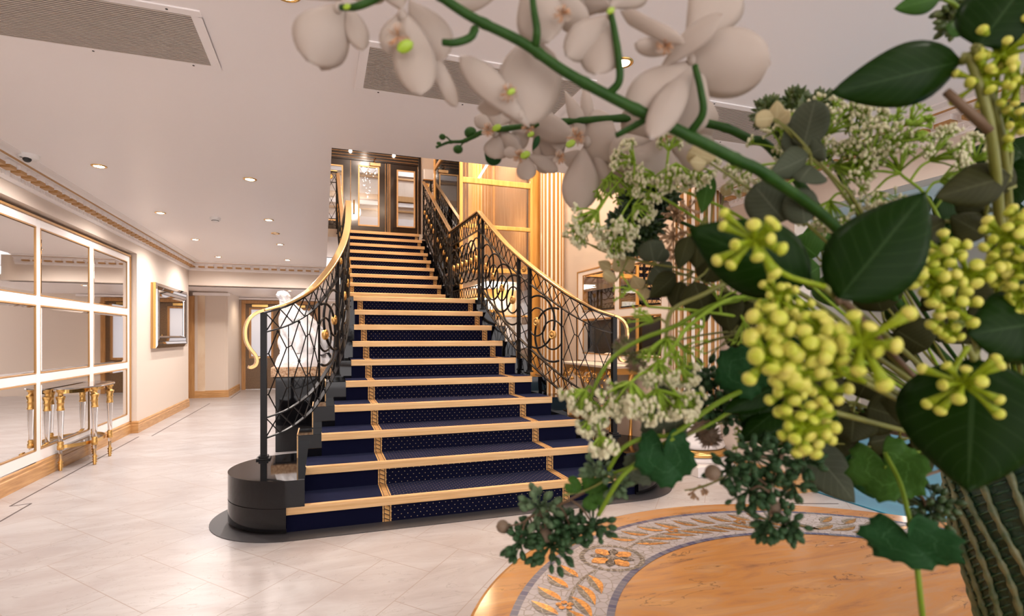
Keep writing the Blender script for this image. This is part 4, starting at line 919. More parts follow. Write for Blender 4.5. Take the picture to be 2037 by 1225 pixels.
# ================================================================ ORCHIDS
def blossom(root,D,c,petals,lip=None,green=None,name='blossom'):
    C0=W(c[0],c[1],D)
    b=MB().ball(C0,sc(9,D),8,6,(1,1,1.3)).build(name,'petal_white',root,smooth=True)
    for i,p in enumerate(petals):
        bx,by,tx,ty,wd=p[:5]; dz=p[5] if len(p)>5 else 0.0; sh=p[6] if len(p)>6 else 'obovate'
        B=W(bx,by,D+.004); T=W(tx,ty,D+dz); add_blade(b,'petal','petal_white',B,T,sc(wd,D),sh,cup=.16,bend=.10,tw=.25*math.sin(i*2.3),wave=.05,nu=16,nv=8)
    if lip:
        lx,ly,r=lip; Lc=W(lx,ly,D-.006); l=MB()
        for q in range(3):
            a=q*2.1+.5; T=Lc+ (W(lx+r*math.cos(a),ly+r*math.sin(a),D-.012)-Lc); f,nu,nv=blade(Lc,T,sc(r*.9,D),'round',cup=-.3,bend=.15); l.grid(f,8,6)
        lp=l.build('lip','petal_white',b,smooth=True)
        s=MB(); random.seed(int(lx*7+ly))
        for q in range(16):
            a=random.uniform(0,2*PI); s.tube([W(lx+3*math.cos(a),ly+3*math.sin(a),D-.014),W(lx+r*.55*math.cos(a),ly+r*.6*math.sin(a),D-.0175),W(lx+r*.85*math.cos(a+.1),ly+r*.9*math.sin(a+.1),D-.016)],[sc(.8,D),sc(1.1,D),sc(.5,D)],4)
        s.build('lip_stripes','lip_rose',b)
    if green:
        gx,gy,r=green; add_blade(b,'green_tip','green_bright',W(gx-r,gy+r*.4,D-.02),W(gx+r,gy-r*.6,D-.02),sc(r*1.3,D),'round',nu=6,nv=4)
    return b
OA=thing('orchid_spray','nearest white orchid spray with thick green stem reaching the top edge of the picture','orchid',MOUTH)
DA=.36
sp_=[W(790,-70,.33),W(865,-15,.335),W(940,35,.34),W(1040,85,.345),W(1120,140,.35),W(1210,190,.355),W(1300,235,.36),W(1400,285,.365),W(1470,320,.37),W(1530,352,.38),W(1680,470,.43),W(1850,680,.55),MOUTH+Vector((-.03,0,.0)),MOUTH+Vector((-.02,0,-.10))]
q=stemline(sp_,8); n_=len(q); MB().tube(q,[.0026+.0014*min(1,i/60)+(.0005 if i%9==0 else 0) for i in range(n_)],10).build('stem','stem_green',OA,smooth=True)
for P_ in ([(945,58,.34),(935,75,.335),(905,85,.33),(880,84,.33)],[(1065,90,.345),(1068,60,.34),(1062,20,.34),(1058,-15,.34)],[(1212,186,.355),(1232,160,.35),(1230,110,.345),(1222,60,.345),(1216,30,.345)],[(1375,262,.363),(1398,225,.355),(1394,180,.35),(1382,130,.35)],[(1290,232,.36),(1262,250,.365),(1225,270,.37)],[(760,-12,.33),(735,3,.33),(705,14,.33),(678,15,.335)]):
    q=crom([W(*a) for a in P_],5); MB().tube(q,[.0028-.0009*i/len(q) for i in range(len(q))],8).build('pedicel','stem_green',OA,smooth=True)
blossom(OA,.345,(672,16),[(685,5,612,122,110,.0),(680,10,640,140,60,.015),(690,5,722,100,46,.01),(680,0,590,-70,90,.01),(690,-5,760,-60,90,.01)],green=(690,14,7))
blossom(OA,.35,(800,30),[(805,20,838,190,84,-.01),(815,0,880,125,92,.01),(860,118,908,212,34,.02,'strap'),(800,20,765,-70,90,.01),(795,25,772,108,50,0)],lip=(792,72,30),green=(806,94,16))
blossom(OA,.345,(1000,-25),[(1010,-30,900,12,44,0),(1000,-30,940,-90,70,0)])
blossom(OA,.365,(1035,228),[(1030,246,1076,82,128,.0,'round'),(1055,255,914,112,58,-.01),(1030,190,985,150,50,.02),(1045,200,950,215,40,.02)],lip=(1012,185,22),green=(1017,183,8))
blossom(OA,.35,(1075,-25),[(1045,-40,1092,84,96,.0),(1080,-20,1170,60,60,.01),(1100,-30,1240,-20,90,.01)],lip=(1118,28,22))
blossom(OA,.35,(1215,26),[(1222,30,1126,112,70,.0),(1212,38,1184,148,82,.0),(1215,15,1120,-45,110,.01),(1235,22,1362,86,28,-.01,'strap'),(1210,15,1290,-50,80,.01)],green=(1215,22,8))
blossom(OA,.36,(1375,118),[(1370,125,1532,128,128,.0,'round'),(1365,95,1462,-60,128,.01),(1310,140,1438,28,46,-.02),(1385,120,1248,228,92,.0),(1378,128,1292,276,62,-.01),(1345,100,1262,88,34,-.01),(1400,140,1330,262,120,.02)],lip=(1322,92,22))
OB=thing('orchid_spray','farther white orchid spray with small green buds at its tip','orchid',MOUTH+Vector((.01,0,0)))
DB=.52
sp2=[W(868,293,.56),W(893,283,.555),W(920,281,.55),W(942,272,.545),W(965,262,.54),W(1050,250,.53),W(1150,240,.52),W(1250,235,.51),W(1350,238,.50),W(1435,252,.49),W(1490,276,.49),W(1545,308,.49),W(1700,520,.52),W(1900,820,.62),MOUTH+Vector((-.01,.01,0)),MOUTH+Vector((0,.01,-.1))]
q=stemline(sp2,7); n_=len(q); MB().tube(q,[.0012+.0028*min(1,i/55)+(.0005 if i%8==0 else 0) for i in range(n_)],8).build('stem','stem_green',OB,smooth=True)
for bx,by,r,jx,jy in ((880,272,7,897,281),(936,264,13,945,272),(911,297,10,930,280),(872,285,4,878,289)):
    b=MB().ball(W(bx,by,.55),sc(r,.55),12,8,(1,1,.85)).build('bud','stem_green',OB,smooth=True); MB().tube([W(jx,jy,.55),W((jx+bx)/2,(jy+by)/2-4,.55),W(bx,by,.55)],sc(1.8,.55),5).build('pedicel','stem_green',b,smooth=True)
blossom(OB,.52,(1168,282),[(1162,290,1150,420,74,.0),(1180,300,1218,388,40,.01),(1160,285,1226,262,112,-.01,'round'),(1165,275,1122,178,30,.0,'lance'),(1172,270,1163,160,26,.01,'lance'),(1160,280,1050,238,56,.01)],lip=(1145,272,22),green=(1135,287,10))
blossom(OB,.54,(985,262),[(992,264,986,316,52,.0),(990,255,1034,302,30,-.005),(988,252,966,214,58,.01),(982,255,944,234,28,.0),(990,250,1010,215,40,.01)],lip=(971,258,16),green=(988,255,9))
blossom(OB,.54,(1060,262),[(1060,262,1122,302,58,.0),(1058,258,1018,226,50,.01),(1062,268,1090,315,45,.01),(1060,255,1100,225,55,.01),(1055,262,1020,285,40,0)],lip=(1050,254,16),green=(1056,268,7))
blossom(OB,.53,(1040,308),[(1042,308,1050,358,40,.0),(1038,306,1002,302,22,.0),(1045,306,1110,340,28,.005),(1040,300,1010,275,30,.01)],lip=(1034,311,16),green=(1045,309,10))
blossom(OB,.53,(1112,308),[(1112,306,1108,232,62,.01),(1112,308,1165,325,40,0),(1108,310,1070,340,34,.01)],lip=(1112,314,15))
blossom(OB,.50,(1325,272),[(1325,275,1268,352,96,.0),(1330,262,1430,232,100,.01,'round'),(1320,262,1238,225,100,.01),(1335,282,1412,330,92,.005),(1325,288,1306,372,100,.01),(1300,280,1215,322,80,.01)],lip=(1322,270,24),green=(1320,268,8))
blossom(OB,.54,(1215,322),[(1215,320,1180,345,34,0),(1218,325,1250,375,60,0),(1215,318,1240,300,40,0)],lip=(1212,308,12))
add_blade(OB,'bract_leaf','leaf_ivy',W(964,305,.55),W(1000,308,.55),sc(44,.55),'round'); add_blade(OB,'bract_leaf','leaf_ivy',W(1072,270,.52),W(1060,300,.52),sc(12,.52))

# ================================================================ LEAF SPRIGS
def leaf_sprig(name,label,cat,leaves,m,stempts,sm='stem_green',sr=.0022,route=True,shape='ovate',group=None):
    """leaves: (bx,by,tx,ty,w,D[,shape,serr])"""
    P_=[W(*p) for p in stempts]
    if route: P_=P_+to_vase(P_[-1])[1:]
    t=thing(name,label,cat,P_[-1],group); stem(t,P_,sr,sm)
    for i,l in enumerate(leaves):
        sh=l[6] if len(l)>6 else shape; se=l[7] if len(l)>7 else 0; mm=l[8] if len(l)>8 else m
        add_blade(t,'leaf',mm,W(l[0],l[1],l[5]),W(l[2],l[3],l[5]-.006),sc(l[4],l[5]),sh,cup=.14,bend=.06,tw=.35*math.sin(i*1.7),wave=.03,serr=se,nu=18 if se else 14,nv=8)
        if stempts:
            js=min(P_[:len(stempts)],key=lambda v:(v-W(l[0],l[1],l[5])).length); MB().tube([W(l[0],l[1],l[5]),(W(l[0],l[1],l[5])+js)/2+Vector((0,0,-.002)),js],sr*.7,5).build('petiole',sm,t,smooth=True)
    return t
leaf_sprig('leaf_branch','woody branch with the big glossy dark green leaf in the upper right against the ceiling','leaf branch',[(1912,122,1652,186,118,.34)],'leaf_dark',[(1925,105,.335),(1948,170,.335),(1970,260,.34),(1985,400,.37),(1990,560,.45)],'stem_olive',.0042)
st_=[o for o in scene.objects if o.name=='leaf_branch'][0]
MB().tube([W(1882,182,.335),W(1915,212,.335),W(1968,258,.34)],[.0024,.0028,.0034],8).build('broken_twig','stem_brown',st_,smooth=True)
leaf_sprig('leaf_branch','branch with the dark green leaf reaching over the top right corner','leaf branch',[(1945,92,2060,-60,150,.33),(1945,85,1990,-50,90,.34)],'leaf_dark',[(1940,95,.33),(1960,160,.34),(1995,300,.36),(2010,520,.45)],'stem_olive',.004)
leaf_sprig('leaf_branch','branch with the wide dark green leaf lying behind the single star of yellow buds','leaf branch',[(1612,560,1370,455,150,.33,'ovate')],'leaf_dark',[(1612,560,.34),(1680,600,.36),(1800,700,.45)],'stem_olive',.003)
leaf_sprig('leaf_branch','branch with the large upright dark leaf in the middle of the bouquet','leaf branch',[(1668,594,1842,382,172,.31,'ovate')],'leaf_dark',[(1668,594,.315),(1700,620,.34),(1830,760,.45)],'stem_brown',.003)
leaf_sprig('leaf_branch','drooping heart-shaped green leaf hanging over the vase at the lower right','leaf branch',[(1938,712,1925,978,250,.33,'ovate')],'leaf_dark',[(1938,712,.335),(1960,680,.36),(2000,760,.5)],'stem_olive',.003)
leaf_sprig('leaf_branch','dark leaf cut by the right edge of the frame above the vase','leaf branch',[(2080,640,1925,665,150,.34,'ovate'),(2060,600,2090,760,120,.34)],'leaf_dark',[(2080,640,.34),(2070,760,.45)],'stem_olive',.003)
leaf_sprig('leaf_branch','small sage leaf pointing left at the top edge near the right corner','leaf branch',[(1872,-5,1778,18,44,.36,'ovate'),(1920,50,1885,64,34,.38,'round')],'leaf_mid',[(1872,-5,.36),(1920,40,.37),(1990,250,.40),(2000,560,.5)],'stem_lime',.002)
leaf_sprig('eucalyptus_sprig','grey green eucalyptus sprig with round leaves rising beside the dark conifer tufts','eucalyptus',[(1598,292,1622,198,72,.40,'round'),(1610,285,1558,262,66,.41,'round'),(1612,300,1636,286,60,.40,'round'),(1608,310,1532,345,62,.40,'ovate'),(1612,305,1640,292,50,.40,'lance'),(1615,330,1590,362,80,.40,'ovate')],'leaf_sage',[(1545,238,.40),(1575,262,.40),(1612,302,.40),(1665,360,.41),(1700,400,.42),(1790,560,.48)],'stem_olive',.0016)
leaf_sprig('eucalyptus_sprig','eucalyptus sprig with cream young leaves at its tip just under the orchid stem','eucalyptus',[(1540,235,1502,238,34,.40,'round',0,'leaf_cream'),(1545,238,1545,200,30,.40,'ovate',0,'leaf_cream'),(1548,240,1572,222,32,.40,'ovate',0,'leaf_cream')],'leaf_sage',[(1538,235,.40),(1560,255,.40),(1600,300,.41),(1700,420,.45)],'stem_olive',.0012)
leaf_sprig('eucalyptus_sprig','eucalyptus sprig with two broad grey leaves beside the orchid stalk end','eucalyptus',[(1560,440,1500,368,86,.42,'round'),(1600,445,1588,374,66,.41,'round'),(1545,430,1585,395,50,.43,'round'),(1420,318,1370,300,50,.41,'round',0,'leaf_cream'),(1405,325,1372,322,34,.41,'ovate',0,'leaf_cream')],'leaf_sage',[(1395,312,.42),(1440,342,.42),(1500,380,.42),(1555,412,.42),(1600,440,.42),(1720,560,.48)],'stem_olive',.0016)
leaf_sprig('eucalyptus_sprig','eucalyptus sprig with long bare tip reaching left across the cream wall','eucalyptus',[(1300,520,1292,478,54,.50,'round'),(1305,520,1320,492,44,.50,'round'),(1300,530,1330,560,60,.50,'ovate'),(1345,545,1292,592,48,.48,'ovate',0,'leaf_brown'),(1355,560,1340,614,46,.48,'ovate',0,'leaf_brown'),(1225,560,1200,540,22,.52,'round',0,'leaf_cream')],'leaf_sage',[(1118,470,.56),(1160,480,.55),(1200,500,.54),(1250,512,.52),(1300,525,.50),(1380,540,.48),(1480,580,.46),(1650,680,.48)],'stem_olive',.0013)
leaf_sprig('eucalyptus_sprig','dark brownish leaves hanging just left of the wide glossy leaf','eucalyptus',[(1370,470,1350,535,40,.46),(1395,450,1385,535,62,.46),(1400,560,1430,500,60,.46,'round'),(1380,560,1405,640,70,.45),(1440,580,1452,660,66,.45),(1470,600,1490,655,54,.45),(1410,340,1396,425,40,.46,'ovate',0,'leaf_mid')],'leaf_brown',[(1405,430,.46),(1420,520,.46),(1460,590,.46),(1600,680,.5)],'stem_olive',.0014)
leaf_sprig('eucalyptus_sprig','broad brown-green leaf pair under the upper right twig','eucalyptus',[(2010,350,1860,392,86,.36,'ovate'),(2020,370,1960,340,60,.38,'ovate'),(1880,440,1800,480,66,.40,'ovate'),(1900,400,1975,420,50,.40,'ovate'),(1960,470,1890,430,60,.4)],'leaf_brown',[(1990,370,.38),(1960,440,.40),(1985,600,.48)],'stem_olive',.002)
# dense dark understorey of leaves
lblU=['dark leafy stem low behind the mass of yellow buds','dark leafy stem between the heart-shaped leaf and the yellow buds','dark leafy stem behind the upright glossy leaf','leafy stem filling the gap above the blue carpet','leafy stem behind the right-hand bud cluster','leafy stem beneath the star of buds by the fluted column','dark leafy stem at the right edge of the bouquet']
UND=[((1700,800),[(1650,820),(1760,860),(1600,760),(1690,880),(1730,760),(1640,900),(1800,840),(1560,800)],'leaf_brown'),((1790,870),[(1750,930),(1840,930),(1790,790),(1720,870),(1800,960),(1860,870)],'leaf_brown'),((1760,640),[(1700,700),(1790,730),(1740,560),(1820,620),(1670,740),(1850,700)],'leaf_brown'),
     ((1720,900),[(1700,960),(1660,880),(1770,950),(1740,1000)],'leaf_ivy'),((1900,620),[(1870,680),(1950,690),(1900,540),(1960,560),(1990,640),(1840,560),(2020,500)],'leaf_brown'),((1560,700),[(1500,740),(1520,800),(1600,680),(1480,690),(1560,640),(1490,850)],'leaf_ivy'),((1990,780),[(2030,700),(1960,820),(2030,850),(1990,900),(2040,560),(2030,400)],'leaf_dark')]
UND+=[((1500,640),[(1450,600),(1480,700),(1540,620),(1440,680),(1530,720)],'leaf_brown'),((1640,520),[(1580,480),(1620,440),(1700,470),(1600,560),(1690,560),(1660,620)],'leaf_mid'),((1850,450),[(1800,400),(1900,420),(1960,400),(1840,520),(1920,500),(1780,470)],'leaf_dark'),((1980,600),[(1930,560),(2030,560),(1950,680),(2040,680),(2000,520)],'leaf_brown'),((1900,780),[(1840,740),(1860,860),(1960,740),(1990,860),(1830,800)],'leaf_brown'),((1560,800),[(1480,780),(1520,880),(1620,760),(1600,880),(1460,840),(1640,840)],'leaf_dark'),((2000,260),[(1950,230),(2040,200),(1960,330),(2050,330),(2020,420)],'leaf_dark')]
lblU+=['dark leafy stem just left of the big bud mass','mid green leafy stem behind the wide glossy leaf','dark leafy stem between the lacy band and the right bud mass','brownish leafy stem crossing the right edge below the buds','brownish leafy stem behind the small star of buds over the vase','dark green leafy stem under the lime bud mass, above the big sedum','dark green leafy stem in the upper right corner under the buds']
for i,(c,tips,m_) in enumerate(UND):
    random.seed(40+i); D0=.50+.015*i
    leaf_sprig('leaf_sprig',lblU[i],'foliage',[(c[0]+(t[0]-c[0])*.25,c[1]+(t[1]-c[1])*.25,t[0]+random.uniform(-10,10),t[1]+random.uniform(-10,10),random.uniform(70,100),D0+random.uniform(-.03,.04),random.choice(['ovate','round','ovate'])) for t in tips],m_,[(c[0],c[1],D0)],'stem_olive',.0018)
# ivy / geranium leaves
def lobed(parent,cx_,cy_,r,D,rot,m='leaf_ivy',name='leaf',lobes=5,tilt=.3,squash=1.0):
    C0=W(cx_,cy_,D); v=view(C0); up=Vector((0,0,1)); s=v.cross(up).normalized(); u_=s.cross(v).normalized(); R=sc(r,D)
    def f(a_,b_):
        a=2*PI*a_+rot; k=(1-.07*math.cos(lobes*(2*PI*a_)))*(1-.09*abs(math.sin(17*PI*a_))); notch=1-.75*math.exp(-((a_-.0)%1.0 if a_<.5 else (1-a_))**2/.0012)
        rr=R*b_*k*(notch if b_>.05 else 1); p=C0+s*(rr*math.cos(a))+u_*(rr*math.sin(a)*squash)+v*(.12*R*math.cos(4*a)*b_*b_+tilt*R*b_*math.sin(a)*.5)
        return p
    mb=MB(); mb.grid(f,136,5,True); return mb.build(name,m,parent,smooth=True,thick=.0006)
I1=thing('geranium_sprig','jagged dark green leaf pair on lime stems above the round table, left side','leaf',W(1500,800,.5))
lobed(I1,1322,908,60,.42,1.5); lobed(I1,1322,832,54,.43,-1.5,'leaf_sage',squash=1.3); lobed(I1,1275,930,36,.44,2.4,'leaf_sage')
stem(I1,[W(1210,935,.44),W(1240,890,.43),W(1290,868,.43),W(1340,862,.42),W(1430,800,.43),W(1520,760,.46)]+to_vase(W(1600,740,.5)),.0028,'stem_lime')
stem(I1,[W(1190,1025,.44),W(1228,960,.43),W(1262,925,.43),W(1340,870,.42)],.0022,'stem_lime',taper=.8)
I2=thing('geranium_sprig','round scalloped leaf with a hole hanging low before the vase on a lime stalk','leaf',W(1850,1225,.45))
lobed(I2,1810,1075,88,.36,1.35,squash=.60,lobes=7); lobed(I2,1765,932,72,.42,1.2,'leaf_mid',squash=.9,lobes=6,tilt=-.2)
stem(I2,[W(1760,900,.42),W(1790,960,.40),W(1808,1030,.37),W(1822,1110,.36),W(1835,1225,.36),W(1850,1330,.40)],.0018,'stem_lime',taper=.9)
stem(I2,[W(1760,930,.42)]+to_vase(W(1800,900,.45)),.0016,'stem_lime')
I3=thing('ivy_sprig','small pointed ivy leaves at the lower left tips of the bouquet near the stairs','leaf',W(1230,960,.5))
for a in ((1180,958,26,2),(1195,985,22,1),(1140,965,18,.5),(1175,1000,16,3)): lobed(I3,a[0],a[1],a[2],.46,a[3],'leaf_mid',lobes=3)
stem(I3,[W(1120,985,.46),W(1165,975,.46),W(1215,950,.45),W(1280,925,.44),W(1400,850,.44)]+to_vase(W(1560,800,.5)),.0014,'stem_olive')
I4=thing('ivy_sprig','toothed leaf at the left of the lime bud mass, over the white column edge','leaf',W(1500,760,.5)); lobed(I4,1478,738,56,.44,2.6); lobed(I4,1515,830,46,.45,1.0,'leaf_dark'); lobed(I4,1540,770,50,.46,0,'leaf_brown'); stem(I4,[W(1470,740,.44),W(1540,770,.46)]+to_vase(W(1650,800,.5)),.0016)
# tall blade-like leaves at the right of column
leaf_sprig('leaf_sprig','group of narrow mid green leaves pointing to the lower left behind the sedum','foliage',[(1560,760,1440,820,60,.45),(1570,800,1470,880,66,.45,'ovate'),(1620,840,1560,900,70,.46),(1600,880,1700,1000,90,.46,'ovate',0,'leaf_sage'),(1640,800,1610,900,70,.46)],'leaf_dark',[(1600,790,.46),(1700,830,.5)],'stem_green',.002)

# ================================================================ YELLOW GREEN BUD CLUSTERS
def star(root,cx_,cy_,R,n,D,seed,ball=12,m1='bud_yellow',m2='bud_lime',flatz=.5):
    random.seed(seed); C0=W(cx_,cy_,D); v=view(C0); st_=MB(); s=v.cross(Vector((0,0,1))).normalized(); u_=s.cross(v)
    b=None; bm_=MB()
    for i in range(n):
        a=2*PI*i/n+random.uniform(-.25,.25); f=random.uniform(.55,1.0) if i%3 else .4; d=(s*math.cos(a)*f+u_*math.sin(a)*f+v*random.uniform(.15,.75)*flatz*2*(1.1-f)+v*.1)
        L=sc(R,D)*random.uniform(.85,1.1); e=C0+d*L; rb_=sc(ball,D)*random.uniform(.85,1.1); st_.tube([C0,C0+d*L*.35,C0+d*L*.62,e-d*rb_*.2],[rb_*.55,rb_*.42,rb_*.5,rb_*.9],8); bm_.tube([e-d*rb_*.55,e-d*rb_*.1,e+d*rb_*.35,e+d*rb_*.75,e+d*rb_*.95],[rb_*.80,rb_*1.0,rb_*.95,rb_*.62,rb_*.1],10)
    st_.ball(C0,sc(11,D),8,6); o=st_.build('star_stalks',m2,root,smooth=True); bm_.build('buds',m1,o,smooth=True); return C0
def buds(name,label,stars,stempt,sm='stem_olive',sr=.003):
    t=thing(name,label,'berry spray',MOUTH+Vector((random.uniform(-.01,.01),0,0))); cs=[star(t,*s) for s in stars]; J=W(*stempt)
    for c in cs: MB().tube(crom([c,(c+J)/2+Vector((0,.006,-.004)),J],5),.0016,6).build('branchlet','bud_lime',t,smooth=True)
    stem(t,[J]+to_vase(J)[1:],sr,sm); return t
buds('bud_spray','single pale yellow star of knobbed buds in front of the wide dark leaf',[(1500,478,82,12,.285,1,13)],(1640,570,.31))
buds('bud_spray','small green-yellow bud stars just under the wide dark leaf',[(1548,590,46,11,.31,2,9),(1580,615,40,9,.31,3,9),(1535,612,40,9,.315,31,8)],(1640,640,.33))
buds('bud_spray','big blurred mass of lime yellow buds at the centre of the bouquet',[(1535,650,52,8,.28,4,16),(1530,710,56,8,.28,5,17),(1600,700,60,9,.275,6,17),(1630,655,52,8,.28,7,15),(1580,740,52,8,.28,8,16)],(1700,740,.33))
buds('bud_spray','large lime star of buds spreading right of the centre mass',[(1714,680,92,10,.27,9,16),(1660,690,50,6,.28,33,15)],(1720,760,.33))
buds('bud_spray','hanging lime bud cluster lowest in the bouquet above the sedum',[(1595,850,60,14,.29,10,13),(1570,780,46,9,.29,11,12),(1640,780,50,8,.29,12,12),(1610,870,50,10,.30,34,12)],(1660,820,.34))
buds('bud_spray','broad yellow-green bud mass right of the upright leaf',[(1820,530,56,9,.33,13,12),(1880,500,56,9,.33,14,12),(1860,565,58,10,.33,15,12),(1925,545,58,9,.335,16,12),(1895,610,46,8,.33,17,11),(1885,655,36,7,.34,36,9)],(1930,640,.38))
buds('bud_spray','yellow buds entering from the right edge at mid height',[(2000,470,50,12,.33,18,11),(2030,530,54,12,.33,19,11),(1985,540,40,10,.34,20,10),(2035,440,40,10,.33,37,11),(2030,590,44,10,.34,38,10)],(2030,620,.4))
buds('bud_spray','small star of buds in front of the heart-shaped leaf above the vase',[(1916,762,78,12,.30,21,12)],(1925,690,.31))
buds('bud_spray','lime green bud cluster in the top right corner',[(1990,110,62,10,.33,22,10),(2025,60,54,9,.33,23,10),(1955,160,54,9,.335,24,10),(2030,160,50,9,.33,25,10),(2030,245,46,8,.34,40,9)],(2010,300,.36))

# ================================================================ UMBELS (lacy green white)
def umbel(root,cx_,cy_,R,n,D,seed,dirpx=(0,-1),white=True,k=7,fine=1.0):
    random.seed(seed); C0=W(cx_,cy_,D); v=view(C0); s=-(v.cross(Vector((0,0,1))).normalized()); u_=Vector((0,0,1)); ax=(s*dirpx[0]-u_*dirpx[1]).normalized()
    st_=MB(); wb=MB()
    for i in range(n):
        d=(rdir(ax*1.1,1.0)); L=sc(R,D)*random.uniform(.7,1.05); e=C0+d*L; st_.tube([C0,C0+d*L*.5+Vector((0,0,.001)),e],[sc(2.4,D)*fine,sc(1.8,D)*fine,sc(1.5,D)*fine],4)
        for j in range(k):
            d2=rdir(d*.9,1.0); L2=sc(R*.28,D)*random.uniform(.6,1.1); e2=e+d2*L2; st_.tube([e,e2],[sc(1.2,D)*fine,sc(1.6,D)*fine],4)
            if white: wb.ball(e2,sc(3.3,D)*fine,5,4,(1,1,1.3))
    o=st_.build('umbel_rays','umbel_green',root,smooth=True)
    if white: wb.build('florets','bud_white',o,smooth=True)
    return C0
def umbels(label,us,stempts,sm='umbel_green',sr=.0018):
    t=thing('lace_flower_stem',label,'lace flower',W(*stempts[-1])); P_=[W(*p) for p in stempts]; stem(t,P_+to_vase(P_[-1])[1:],sr,sm)
    for u in us:
        c=umbel(t,*u[:6],**(u[6] if len(u)>6 else {})); j=min(stemline(P_,6),key=lambda q_:(q_-c).length); MB().tube(crom([c,(c+j)/2+Vector((0,0,.003)),j],4),.0011,5).build('branchlet',sm,t,smooth=True)
    return t
umbels('lacy green and white umbel just below the orchid stem, left of its end',[(1262,320,40,14,.47,50,dict(dirpx=(-.5,-.6))),(1300,345,46,16,.47,51,dict(dirpx=(-.3,.2))),(1345,325,50,18,.46,52,dict(dirpx=(0,.3))),(1385,335,44,14,.46,53,dict(dirpx=(.4,.3))),(1330,300,36,12,.46,54)],[(1262,360,.47),(1300,370,.47),(1360,380,.47),(1500,450,.48),(1650,600,.5)])
umbels('white knobbed umbel hanging on lime branches in front of the cream wall',[(1215,345,55,14,.52,55,dict(dirpx=(.2,1),white=False)),(1190,420,46,18,.50,56,dict(dirpx=(-.5,.5))),(1235,430,50,20,.50,57,dict(dirpx=(0,1))),(1165,450,36,12,.51,58,dict(dirpx=(-.6,.5))),(1260,410,44,14,.50,59,dict(dirpx=(.5,.6))),(1225,470,36,12,.5,60,dict(dirpx=(0,1)))],[(1230,340,.52),(1270,370,.52),(1330,400,.51),(1450,480,.5),(1650,640,.5)])
umbels('bright lime feathery stem head over the middle of the right column',[(1325,672,60,16,.42,61,dict(dirpx=(0,1),white=False,k=3,fine=1.5)),(1300,640,50,8,.43,62,dict(dirpx=(-.8,-.1),white=False,k=3)),(1360,690,46,9,.43,63,dict(dirpx=(.8,.4),white=False,k=3))],[(1325,670,.42),(1335,620,.42),(1390,590,.42),(1480,560,.44),(1620,600,.48)],'stem_olive',.0026)
umbels('drooping white tipped umbels at the left of the bouquet beside the newel',[(1165,775,44,18,.42,64,dict(dirpx=(-.4,1),fine=1.3)),(1195,815,34,14,.42,65,dict(dirpx=(-.3,1),fine=1.2)),(1215,790,40,18,.42,66,dict(dirpx=(.3,.8),fine=1.2)),(1175,835,32,14,.42,67,dict(dirpx=(-.1,1),fine=1.2)),(1195,868,34,16,.41,68,dict(dirpx=(.2,1),fine=1.3))],[(1172,800,.42),(1190,755,.42),(1220,710,.42),(1275,675,.42),(1340,650,.42),(1450,600,.44),(1600,620,.48)],'stem_lime',.0024)
umbels('dense cream floret umbels hanging over the middle right of the stairs',[(1255,760,58,24,.40,69,dict(dirpx=(-.3,.8),fine=1.35)),(1305,775,60,26,.40,70,dict(dirpx=(.2,1),fine=1.35)),(1350,790,44,18,.40,71,dict(dirpx=(.7,.8),fine=1.3)),(1310,720,44,16,.41,72,dict(dirpx=(0,1),fine=1.2)),(1350,730,40,14,.41,73,dict(dirpx=(.4,1),fine=1.2))],[(1300,740,.41),(1340,690,.41),(1380,640,.42),(1480,590,.44),(1600,640,.48)],'umbel_green',.0022)
umbels('green lace sprigs in the band under the big upper leaf, left half',[(1500,330,50,16,.45,74,dict(dirpx=(-.7,.2))),(1560,300,60,18,.46,75,dict(white=True)),(1640,270,62,20,.46,76,dict(dirpx=(.2,-.6))),(1600,340,66,20,.46,77),(1660,330,66,22,.46,78,dict(dirpx=(.3,0))),(1700,270,54,16,.46,79,dict(dirpx=(.4,-.8),fine=1.2)),(1560,370,50,16,.46,80,dict(dirpx=(-.5,.5))),(1650,400,56,18,.46,81,dict(dirpx=(0,.6)))],[(1640,330,.46),(1690,400,.46),(1760,520,.48),(1850,700,.55)])
umbels('green lace sprigs in the band under the big upper leaf, right half',[(1730,320,62,22,.44,82),(1760,290,60,14,.44,83,dict(dirpx=(.5,-.6),white=False,fine=1.2)),(1810,250,40,9,.44,84,dict(dirpx=(.8,-.4),white=False,fine=1.4)),(1790,340,62,22,.44,85),(1850,320,56,18,.44,86,dict(dirpx=(.6,-.4))),(1870,360,56,18,.44,87,dict(dirpx=(.7,.1))),(1740,380,58,20,.45,88,dict(dirpx=(0,.5))),(1700,350,54,18,.45,89),(1940,320,44,14,.44,90,dict(dirpx=(.5,-.8)))],[(1790,345,.44),(1850,400,.44),(1900,520,.48),(1940,700,.55)])
umbels('fine lime tendrils in the gap before the white and gilt column',[(1430,600,40,6,.44,91,dict(white=False,k=3)),(1400,650,44,6,.44,92,dict(dirpx=(-1,.3),white=False,k=2)),(1480,640,40,6,.44,93,dict(dirpx=(0,1),white=False,k=3)),(1255,575,34,5,.48,94,dict(dirpx=(-1,0),white=False,k=3)),(1500,880,40,10,.46,95,dict(dirpx=(-.6,-.4),white=False,k=4)),(1640,880,40,8,.46,96,dict(dirpx=(-.6,.4),white=False,k=3))],[(1290,610,.46),(1400,620,.44),(1500,640,.45),(1600,700,.48)])

